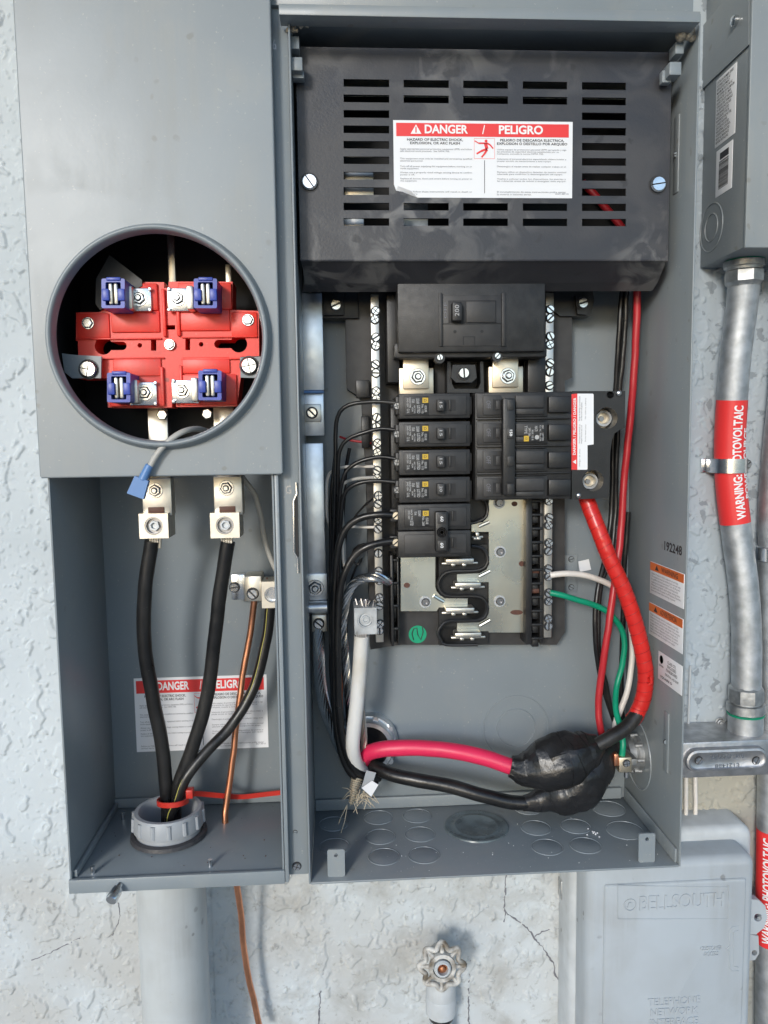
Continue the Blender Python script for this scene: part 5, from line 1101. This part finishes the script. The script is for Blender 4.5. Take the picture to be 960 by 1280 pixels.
# grounding bushing with lug on the right wall
gbu = thing('grounding_bushing', PX(797, 943, xw), 'dark metal grounding bushing with a small lug on the right wall', 'conduit fitting')
p = PX(797, 941, xw); mb = MB(); mb.lathe([(.0175, 0), (.0175, -.004), (.0155, -.006), (.0155, -.012), (.0115, -.013), (.0110, -.004), (.0110, 0)], p, (1, 0, 0), 32, closed=True)
for j in range(8):
    a = 2 * math.pi * j / 8; d = Vector((0, math.cos(a), math.sin(a))); mb.cyl(p + d * .0168 + Vector((-.001, 0, 0)), p + d * .0168 + Vector((-.0075, 0, 0)), .0021, n=8)
mb.build('bushing_body', 'cast_zinc', gbu)
MB().lathe([(.0110, 0), (.0110, .0005)], p + Vector((-.0042, 0, 0)), (1, 0, 0), 24).build('bore', 'deep_black', gbu)
MB().pbox(774, 947, 790, 966, .046, .060, .001).build('lug_body', 'warm_tin', gbu); MB().pbox(768, 943, 773.6, 958, .047, .058, .0008).build('lug_cheek', 'copper', gbu); MB().pbox(786, 949, 797, 958, .054, .084, .001).build('lug_arm', 'cast_zinc', gbu)
screw(gbu, 783, 954, .046, 4.6, 'lug_screw', cross=True); MB().cyl(P(783, 964, .052), P(783, 972, .052), .0022, n=10, bev=.0005).build('clamp_bolt', 'zinc', gbu)
hexbolt(gbu, 794, 953, .085, 5.5, 'bushing_bolt', washer=0, stud=False)

# ------------------------------------------------------------------ right of the boxes
dis = thing('disconnect_box', P(930, 320, .09), 'grey steel junction box at the top right corner above the bent conduit', 'electrical box')
yd = .045; xd = P(937.5, 150, yd).x; zd = P(950, 308, yd).z
mb = MB(); mb.box(xd, xd + .25, yd + .004, YW - .001, zd, .5, .0015); mb.build('box_body', 'side_paint', dis)
MB().box(xd - .001, xd + .251, yd, yd + .0038, zd - .001, .501, .0012).build('front_cover', 'grey_paint', dis)
xs = xd
def sq(px, py): q = PX(px, py, xs); return q
ol = [(880, 111), (938, 56), (938, -20), (908, 0), (880, 33)]
mb = MB(); ps = [sq(*q) for q in ol]; mb.add([(xs - .0016, q.y, q.z) for q in ps] + [(xs + .0002, q.y, q.z) for q in ps], [tuple(range(5)), (9, 8, 7, 6, 5)] + [(i, i + 5, (i + 1) % 5 + 5, (i + 1) % 5) for i in range(5)]); mb.build('side_flap', 'side_paint', dis, smooth=0)
p = sq(923, 26); MB().lathe([(.0042, 0), (.0042, -.003), (.0028, -.0045), (.0001, -.005)], (xs - .0016, p.y, p.z), (1, 0, 0), 16).build('flap_screw', 'zinc', dis)
def side_label(name, a, b, c, d, lines, bars=False):       # a: left px, b: (top,bottom) there, c: right px, d: top
    A, B, C = sq(a, b[0]), sq(a, b[1]), sq(c, d); zt_ = (A.z + C.z) / 2; zb2 = zt_ - (A.z - B.z); e = xs - .0004
    lb = MB().box(e, xs + .0002, C.y, A.y, zb2, zt_, .0002).build(name, 'label_white', dis); w = A.y - C.y; H = zt_ - zb2; mb = MB()
    if bars:
        z = zb2 + H * .14
        while z < zb2 + H * .72:
            t_ = random.choice((.0004, .0007, .0011)); mb.box(e - .0002, e, C.y + w * .22, A.y - w * .2, z, z + t_, 0); z += t_ + random.choice((.0004, .0007))
        mb.box(e - .0002, e, C.y + w * .22, A.y - w * .25, zb2 + H * .76, zb2 + H * .9, 0)
        mb.build('barcode', 'ink_black', lb, smooth=0)
    else:
        text(mb, lines, (e - .0002, A.y - w * .06, zb2 + H * .04), (0, -1, 0), (0, 0, 1), w * .86, H * .92, .01); mb.build('fine_print', 'ink_black', lb, smooth=0)
side_label('rating_label', 896, (101, 184), 921.5, 77, 'CATALOG NUMBER SERIES\nSUITABLE FOR USE AS\nSERVICE EQUIPMENT\nMAXIMUM VOLTS 240 AC\nUSE COPPER OR ALUMINUM\nWIRE RATED 75 C MAX\nSHORT CIRCUIT RATING\nTORQUE LINE TERMINALS\nTO 250 POUND INCHES\nWIRE RANGE LISTED\nENCLOSURE TYPE 3R\nRAINPROOF ABOVE THE\nLOWEST BUS BAR\nGROUND KIT LISTED\nINDUSTRIAL CONTROL\nHORSEPOWER RATED\nREAD ALL MARKINGS\nBEFORE INSTALLING')
side_label('barcode_label', 896, (189, 246), 916.5, 175, '', True)
p = sq(892, 283)
for r in (.011, .020): MB().lathe([(r, .0002), (r + .0003, -.0008), (r + .001, -.0008), (r + .0013, .0002)], (xs, p.y + .004, p.z), (1, 0, 0), 36).build('knockout_ring', 'side_paint', dis)

con = thing('bent_conduit', P(930, 340, .1), 'bent galvanised conduit with a red warning tape and fittings at both ends', 'conduit')
cp = [(931, 340, .094), (927, 385, .097), (920, 440, .101), (915, 500, .105), (912, 560, .108), (914, 610, .108), (921, 670, .107), (929, 730, .105), (933, 790, .103), (933, 850, .1), (932, 925, .1)]
qc = px_path(cp, .003); rc = 18.6 * K(.103)
MB().tube(qc, rc, 28).build('pipe', 'galvanised', con)
def fitting(parent, name, material, px, py, y, prof, n=28): return MB().lathe([(a * K(y), b * K(y)) for a, b in prof], P(px, py, y), (.02, 0, -1), n).build(name, material, parent)
fitting(con, 'sealing_gasket', 'green_wire', 931, 322, .094, [(20, 0), (23, 1), (23, 4), (20, 5)])
fitting(con, 'connector', 'cast_zinc', 930, 326, .094, [(19, 0), (24, 1), (24, 8), (21.5, 9), (21.5, 12)], 32)
fitting(con, 'compression_nut', 'cast_zinc', 930, 338, .094, [(21, 0), (23.4, 2), (23.4, 15), (20, 18), (19, 20)], 8)
fitting(con, 'compression_nut', 'cast_zinc', 932.5, 857, .1, [(19, 0), (22.5, 3), (23, 14), (22, 21)], 8)
fitting(con, 'connector', 'cast_zinc', 932.5, 878, .1, [(21, 0), (24.5, 1), (24.5, 12), (22, 14)], 10)
fitting(con, 'sealing_gasket', 'green_wire', 932, 890, .1, [(20, 0), (23.5, .5), (23.5, 2.5), (20, 3)])
fitting(con, 'hub_sleeve', 'galvanised', 932, 893, .1, [(22, 0), (22, 30)])
def subdiv(vs, fs):
    b = bmesh.new(); q = [b.verts.new((x * 20, y, 0)) for x, y in vs]
    for f in fs:
        try: b.faces.new([q[i] for i in f])
        except ValueError: pass
    for _ in range(2):
        es = [e for e in b.edges if e.calc_length() > .3]
        bmesh.ops.subdivide_edges(b, edges=es, cuts=1, use_grid_fill=True); bmesh.ops.triangulate(b, faces=b.faces[:])
    b.verts.index_update(); out = [(v.co.x / 20, v.co.y) for v in b.verts], [tuple(v.index for v in f.verts) for f in b.faces]; b.free(); return out
# red tape wrapped on the pipe, lettering follows its curve
def tape(parent, q, r, s0, s1, lines, ang0):
    seg = [p for p in q if s1 <= p.z <= s0]
    if len(seg) < 3: return
    seg = sorted(seg, key=lambda p: p.z)
    tp = MB().tube(seg, r + .0003, 28, caps=False).build('warning_tape', 'label_red', parent)
    L = [0]
    for a, b in zip(seg, seg[1:]): L.append(L[-1] + (b - a).length)
    def at(s):
        for i in range(len(seg) - 1):
            if s <= L[i + 1] or i == len(seg) - 2: f = (s - L[i]) / (L[i + 1] - L[i]); return seg[i].lerp(seg[i + 1], f), (seg[i + 1] - seg[i]).normalized()
    mb = MB()
    for s, f0, f1, a0, a1 in lines:
        vs, fs = subdiv(*glyphs(s, .03, res=3)); out = []
        for x, y in vs:
            p, t = at(L[-1] * (f0 + (f1 - f0) * x)); a = math.radians(a0 + (a1 - a0) * y); fr_ = Vector((0, -1, 0)); fr_ = (fr_ - t * fr_.dot(t)).normalized(); sd = t.cross(fr_)   # left when looking at it
            sd = -sd if sd.x > 0 else sd
            out.append(p + (fr_ * math.cos(a) + sd * math.sin(a)) * (r + .0007))
        mb.add(out, fs)
    mb.build('tape_lettering', 'ink_white', tp, smooth=0)
tape(con, qc, rc, P(915, 499, .105).z, P(917, 656, .107).z, [('WARNING: PHOTOVOLTAIC', .04, .96, -18, 18), ('POWER SOURCE', .2, .78, -58, -28)], 0)
cl_ = P(912, 582, .108); mb = MB()
lpz = [(cl_ + Vector((math.sin(a) * (rc + .0012), -math.cos(a) * (rc + .0012), 0))) for a in [math.radians(d) for d in range(-90, 91, 12)]]
vs = []; fs = []
for p in lpz:
    n = (p - cl_).normalized() * .0008
    vs += [p + n + Vector((0, 0, -.0065)), p + n + Vector((0, 0, .0065)), p - n + Vector((0, 0, .0065)), p - n + Vector((0, 0, -.0065))]
for i in range(len(lpz) - 1):
    for k in range(4): fs.append((i * 4 + k, i * 4 + (k + 1) % 4, i * 4 + 4 + (k + 1) % 4, i * 4 + 4 + k))
cs = thing('conduit_strap', cl_, 'zinc strap clamping the bent conduit over its red tape', 'pipe strap'); mb.add(vs, fs)
mb.build('strap_band', 'zinc', cs); mb = MB(); mb.box(cl_.x - rc - .0018, cl_.x - rc - .0003, cl_.y + .0003, YW - .0045, cl_.z - .0064, cl_.z + .0064, .0003); mb.box(cl_.x - rc - .006, cl_.x - rc - .0003, YW - .004, YW - .001, cl_.z - .0065, cl_.z + .0065, .0005); mb.box(cl_.x + rc, cl_.x + rc + .010, YW - .004, YW - .001, cl_.z - .008, cl_.z + .008, .0005); mb.build('strap_foot', 'zinc', cs, kind='stuff')
screw(cs, 934, 580, .118, 5, 'strap_screw', material='steel_dark')
lbx = thing('conduit_fitting', P(910, 968, .09), 'cast aluminium conduit body with an upside down stamped oval cover', 'conduit fitting')
x0, x1, z0, z1 = rect(854, 926, 975, 971, .078); MB().box(x0 - .03, x1, .078, YW - .0005, z0, z1, .002).build('body', 'cast_alu', lbx)
mb = MB(); rr = 16 * K(.074); zc2 = P(910, 949.5, .074).z; xc0, xc1 = P(856.5, 949, .074).x + rr, P(960, 949, .074).x - rr
def pill(r): return [(xc1 + r * math.cos(a), zc2 + r * math.sin(a)) for a in [math.radians(-90 + 15 * i) for i in range(13)]] + [(xc0 + r * math.cos(a), zc2 + r * math.sin(a)) for a in [math.radians(90 + 15 * i) for i in range(13)]]
vs = []; fs = []; st_ = [(rr, .078), (rr, .0755), (rr * .92, .0728), (rr * .74, .0722), (rr * .66, .0733), (rr * .62, .0736)]
for r, y in st_: vs += [(x, y, z) for x, z in pill(r)]
for i in range(len(st_) - 1):
    for k in range(26): fs.append((i * 26 + k, i * 26 + (k + 1) % 26, (i + 1) * 26 + (k + 1) % 26, (i + 1) * 26 + k))
fs.append(tuple((len(st_) - 1) * 26 + k for k in range(26))); mb.add(vs, fs); lc = mb.build('oval_cover', 'cast_alu', lbx, smooth=50)
mb = MB(); ptext(mb, '3/4" COVER', 888, 942.5, 930, 948.5, .0733, .01, turn=2); ptext(mb, 'E121488', 894, 954.5, 924, 959.5, .0733, .01, turn=2); mb.build('cast_lettering', 'zinc', lc, smooth=0)
for a in (873.5, 945): screw(lbx, a, 950.5, .0735, 5, 'cover_screw', cross=False)
c2 = thing('straight_conduit', P(966, 1180, .1), 'straight galvanised conduit at the right edge with a red warning tape', 'conduit')
qs = px_path([(992, 300, .09), (989, 380, .096), (981, 480, .106), (972, 570, .108), (967, 640, .108), (967, 700, .108), (966, 900, .108), (964.5, 1040, .106), (963.5, 1120, .106), (962.5, 1200, .106), (962, 1320, .106)], .004)
MB().tube(qs, 18.6 * K(.106), 28).build('pipe', 'galvanised', c2)
tape(c2, qs, 18.6 * K(.106), P(963, 1032, .106).z, P(962, 1181, .106).z, [('WARNING: PHOTOVOLTAIC', .04, .96, 22, 62), ('POWER SOURCE', .2, .78, -20, 8)], 0)
cs2 = P(966, 692, .108); s2 = thing('conduit_strap', cs2, 'zinc strap on the straight conduit at the right edge', 'pipe strap')
MB().lathe([(18.7 * K(.108), -.007), (20.5 * K(.108), -.006), (20.5 * K(.108), .006), (18.7 * K(.108), .007)], cs2, (0, 0, 1), 28).build('strap_band', 'zinc', s2); MB().pbox(947, 682, 956, 702, .12, .126, .0005).build('strap_foot', 'zinc', s2)
for a, lab in ((857.5, 'thin white wire below the conduit body, beside the steel box edge'), (869, 'thin white wire below the conduit body, second from the steel box edge')):
    cable('white_phone_wire', lab, [(a, 960, .118), (a, 1000, .118), (a, 1060, .118)], 2.8, 'white_wire', 'wire')
sa = thing('wall_anchor', P(897, 903, .125), 'small rusty wall anchor screw beside the hub sleeve', 'screw'); hexbolt(sa, 900, 903, .123, 5, 'anchor_screw', 'galvanised')
MB().tube(px_path([(863, 832, .124), (862, 860, .123), (861, 890, .123), (860, 920, .124)]), .0012, 6).build('caulk_bead', 'painted_white', sa)

# telephone box
tel = thing('telephone_box', P(830, 1300, .1), 'weathered pale plastic telephone interface box below the breaker box', 'utility box')
def tb2(a, b, c, d, r, yf, yb, name, material='tel_plastic', ch=.004):
    x0, x1, z0, z1 = rect(a, b, c, d, yf); vs = []; fs = []; st2 = [(0, yb), (0, yf + ch), (ch * .35, yf + ch * .3), (ch, yf)]
    R_ = r * K(yf)
    for ins, y in st2: vs += [(x, y, z) for x, z in rrect(x0 + ins, z0 + ins, x1 - ins, z1 - ins, max(R_ - ins, .0005), 6)]
    n = 28
    for i in range(len(st2) - 1):
        for k in range(n): fs.append((i * n + k, i * n + (k + 1) % n, (i + 1) * n + (k + 1) % n, (i + 1) * n + k))
    fs.append(tuple(3 * n + k for k in range(n))); return MB().add(vs, fs).build(name, material, tel, smooth=50)
tb2(711, 1037, 936, 1420, 18, .092, YW, 'base', 'painted_white', .006)
tb2(732, 1075, 940, 1430, 14, .062, .0915, 'cover', ch=.007)
tb2(754, 1103, 929, 1400, 4, .0595, .0625, 'raised_panel', ch=.002)
fr_ = [(772, 1110), (911, 1105), (911.5, 1146), (773, 1151)]; yt = .0593
mb = MB(); mb.tube([P(*q, yt) for q in rrect(772, 1107, 911, 1149, 2, 3)] + [P(772 + 139, 1109, yt)], .0005, 6); mb.build('emblem_frame', 'tel_plastic', tel)
def raised(name, s, a, b, c, d, **k):
    m1_ = MB(); ptext(m1_, s, a, b, c, d, yt - .0008, **k); n = len(m1_.v); fs = list(m1_.f); back = [(x, yt + .0006, z) for x, y, z in m1_.v]
    from collections import Counter
    ec = Counter(); 
    for f in fs:
        for i in range(len(f)): ec[frozenset((f[i], f[(i + 1) % len(f)]))] += 1
    sides = []
    for f in fs:
        for i in range(len(f)):
            a_, b__ = f[i], f[(i + 1) % len(f)]
            if ec[frozenset((a_, b__))] == 1: sides.append((b__, a_, a_ + n, b__ + n))
    MB().add(list(m1_.v) + back, fs + sides).build(name, 'tel_plastic', tel, smooth=0)
raised('embossed_lettering', 'BELLSOUTH', 800, 1118, 905, 1136, bold=.015, res=4)
raised('embossed_lettering', 'TELEPHONE\nNETWORK\nINTERFACE', 810, 1247, 875, 1282, align='CENTER')
raised('embossed_lettering', 'CUSTOMER\nACCESS', 876, 1183, 903, 1195, align='CENTER')
mb = MB(); c = P(787.5, 1131, yt); k = K(yt)
mb.lathe([(7.2 * k, .0005), (7.5 * k, -.0008), (8.6 * k, -.0008), (8.9 * k, .0005)], c, (0, 1, 0), 28)
mb.prism([(c.x + x * k, c.z + z * k) for x, z in ((-4.2, -3), (4.2, -3), (3, -1.5), (2.4, 2.5), (1, 4), (-1, 4), (-2.4, 2.5), (-3, -1.5))], [], yt - .0008, yt + .0005); mb.build('bell_emblem', 'tel_plastic', tel)
mb = MB(); mb.tube([P(*q, yt) for q in ((923, 1158), (915, 1159), (912, 1164), (912, 1182), (908, 1186), (912, 1190), (912, 1210), (915, 1214), (923, 1214))], .0006, 6); mb.tube([P(*q, yt) for q in ((923, 1163), (917, 1165), (917, 1208), (923, 1209))], .0005, 6); mb.build('embossed_bracket', 'tel_plastic', tel)
mb = MB(); mb.pprism([(936, 1124), (948, 1125), (957, 1133), (959, 1147), (955, 1160), (945, 1168), (936, 1168)], .074, .082, [circ(947.5, 1147, 5, 14)]); mb.pprism([(936, 1168), (948, 1170), (949, 1192), (944, 1200), (936, 1201)], .078, .084, [circ(943, 1191, 3.5, 12)]); mb.build('locking_tab', 'tel_plastic', tel)
MB().lathe([(.0032, 0), (.0032, .003), (.0018, .003), (.0016, .0015), (0, .0015)], P(947.5, 1147, .08), (0, -1, 0), 14).build('tab_screw', 'zinc', tel)
for a, b in ((705, 1114), (707, 1236)): MB().pbox(a - 4, b - 12, a + 4, b + 12, .116, YW, .0015).build('hinge_clip', 'cast_zinc', tel)

# hose valve
va = thing('hose_valve', P(553, 1240, .08), 'paint flecked valve with a scalloped hand wheel and brass stem', 'valve')
wc = P(552.5, 1208, .085); k = K(.085); tl = Matrix.Rotation(math.radians(-8), 4, 'X')
def tilt(v): return wc + tl @ (v - wc)
mb = MB(); ring = []
for i in range(96):
    a = 2 * math.pi * i / 96; r = (27.3 + 3.6 * math.cos(8 * a + .3)) * k; ring.append(wc + Vector((r * math.cos(a), .0012 * math.cos(8 * a + .3), r * math.sin(a))))
ring.append(ring[0]); mb.tube(ring, 3.4 * k, 10, caps=False)
mb.lathe([(12.5 * k, -.002), (13 * k, -.004), (18 * k, -.004), (18.5 * k, -.001), (18 * k, .001), (12.5 * k, .001)], wc, (0, 1, 0), 36, closed=True)
for i in range(8):
    a = 2 * math.pi * (i / 8) - .3 / 8; d = Vector((math.cos(a), 0, math.sin(a))); mb.tube([wc + d * 16 * k, wc + d * 23 * k + Vector((0, .0005, 0)), wc + d * 29.5 * k], [3.4 * k, 2.5 * k, 2.6 * k], 8)
for a in (.2, 2.2, 4.4): d = Vector((math.cos(a), 0, math.sin(a))); mb.tube([wc + d * 7 * k, wc + d * 14 * k], 3.2 * k, 8)
mb.frame(tilt).build('hand_wheel', 'valve_paint', va)
mb = MB(); mb.lathe([(11.2 * k, .004), (11.2 * k, -.005), (9 * k, -.0065), (7.4 * k, -.0065), (7 * k, -.004), (7 * k, .004)], wc, (0, 1, 0), 28, closed=True); mb.frame(tilt).build('wheel_hub', 'painted_white', va)
mb = MB(); mb.lathe([(6.9 * k, .004), (6.9 * k, -.002), (5 * k, -.003), (3.6 * k, -.002), (3.4 * k, -.005), (1.5 * k, -.006), (0.0001, -.006)], wc, (0, 1, 0), 20); mb.frame(tilt).build('stem_screw', 'stem_brass', va)
MB().cyl(wc + Vector((0, .004, 0)), wc + Vector((0, .022, 0)), .006, .009, 16).build('bonnet', 'valve_paint', va)
pb = Vector((P(552, 1250, .103).x, .108, 0)); zz = lambda py: P(552, py, .1).z; kb = K(.1)
MB().lathe([(16 * kb, 0), (20 * kb, zz(1230) - zz(1236)), (20.5 * kb, zz(1230) - zz(1250)), (19.5 * kb, zz(1230) - zz(1251)), (20.8 * kb, zz(1230) - zz(1253)), (20.8 * kb, zz(1230) - zz(1272)), (18 * kb, zz(1230) - zz(1274))], Vector((pb.x, pb.y, zz(1230))), (0, 0, -1), 28).build('valve_body', 'painted_white', va)
MB().lathe([(17 * kb, 0), (18 * kb, .001), (17 * kb, .004)], Vector((pb.x, pb.y, zz(1274))), (0, 0, -1), 24).build('rubber_ring', 'cable_black', va)
MB().lathe([(15 * kb, 0), (15 * kb, .3)], Vector((pb.x, pb.y, zz(1279))), (0, 0, -1), 24).build('supply_pipe', 'painted_white', va)
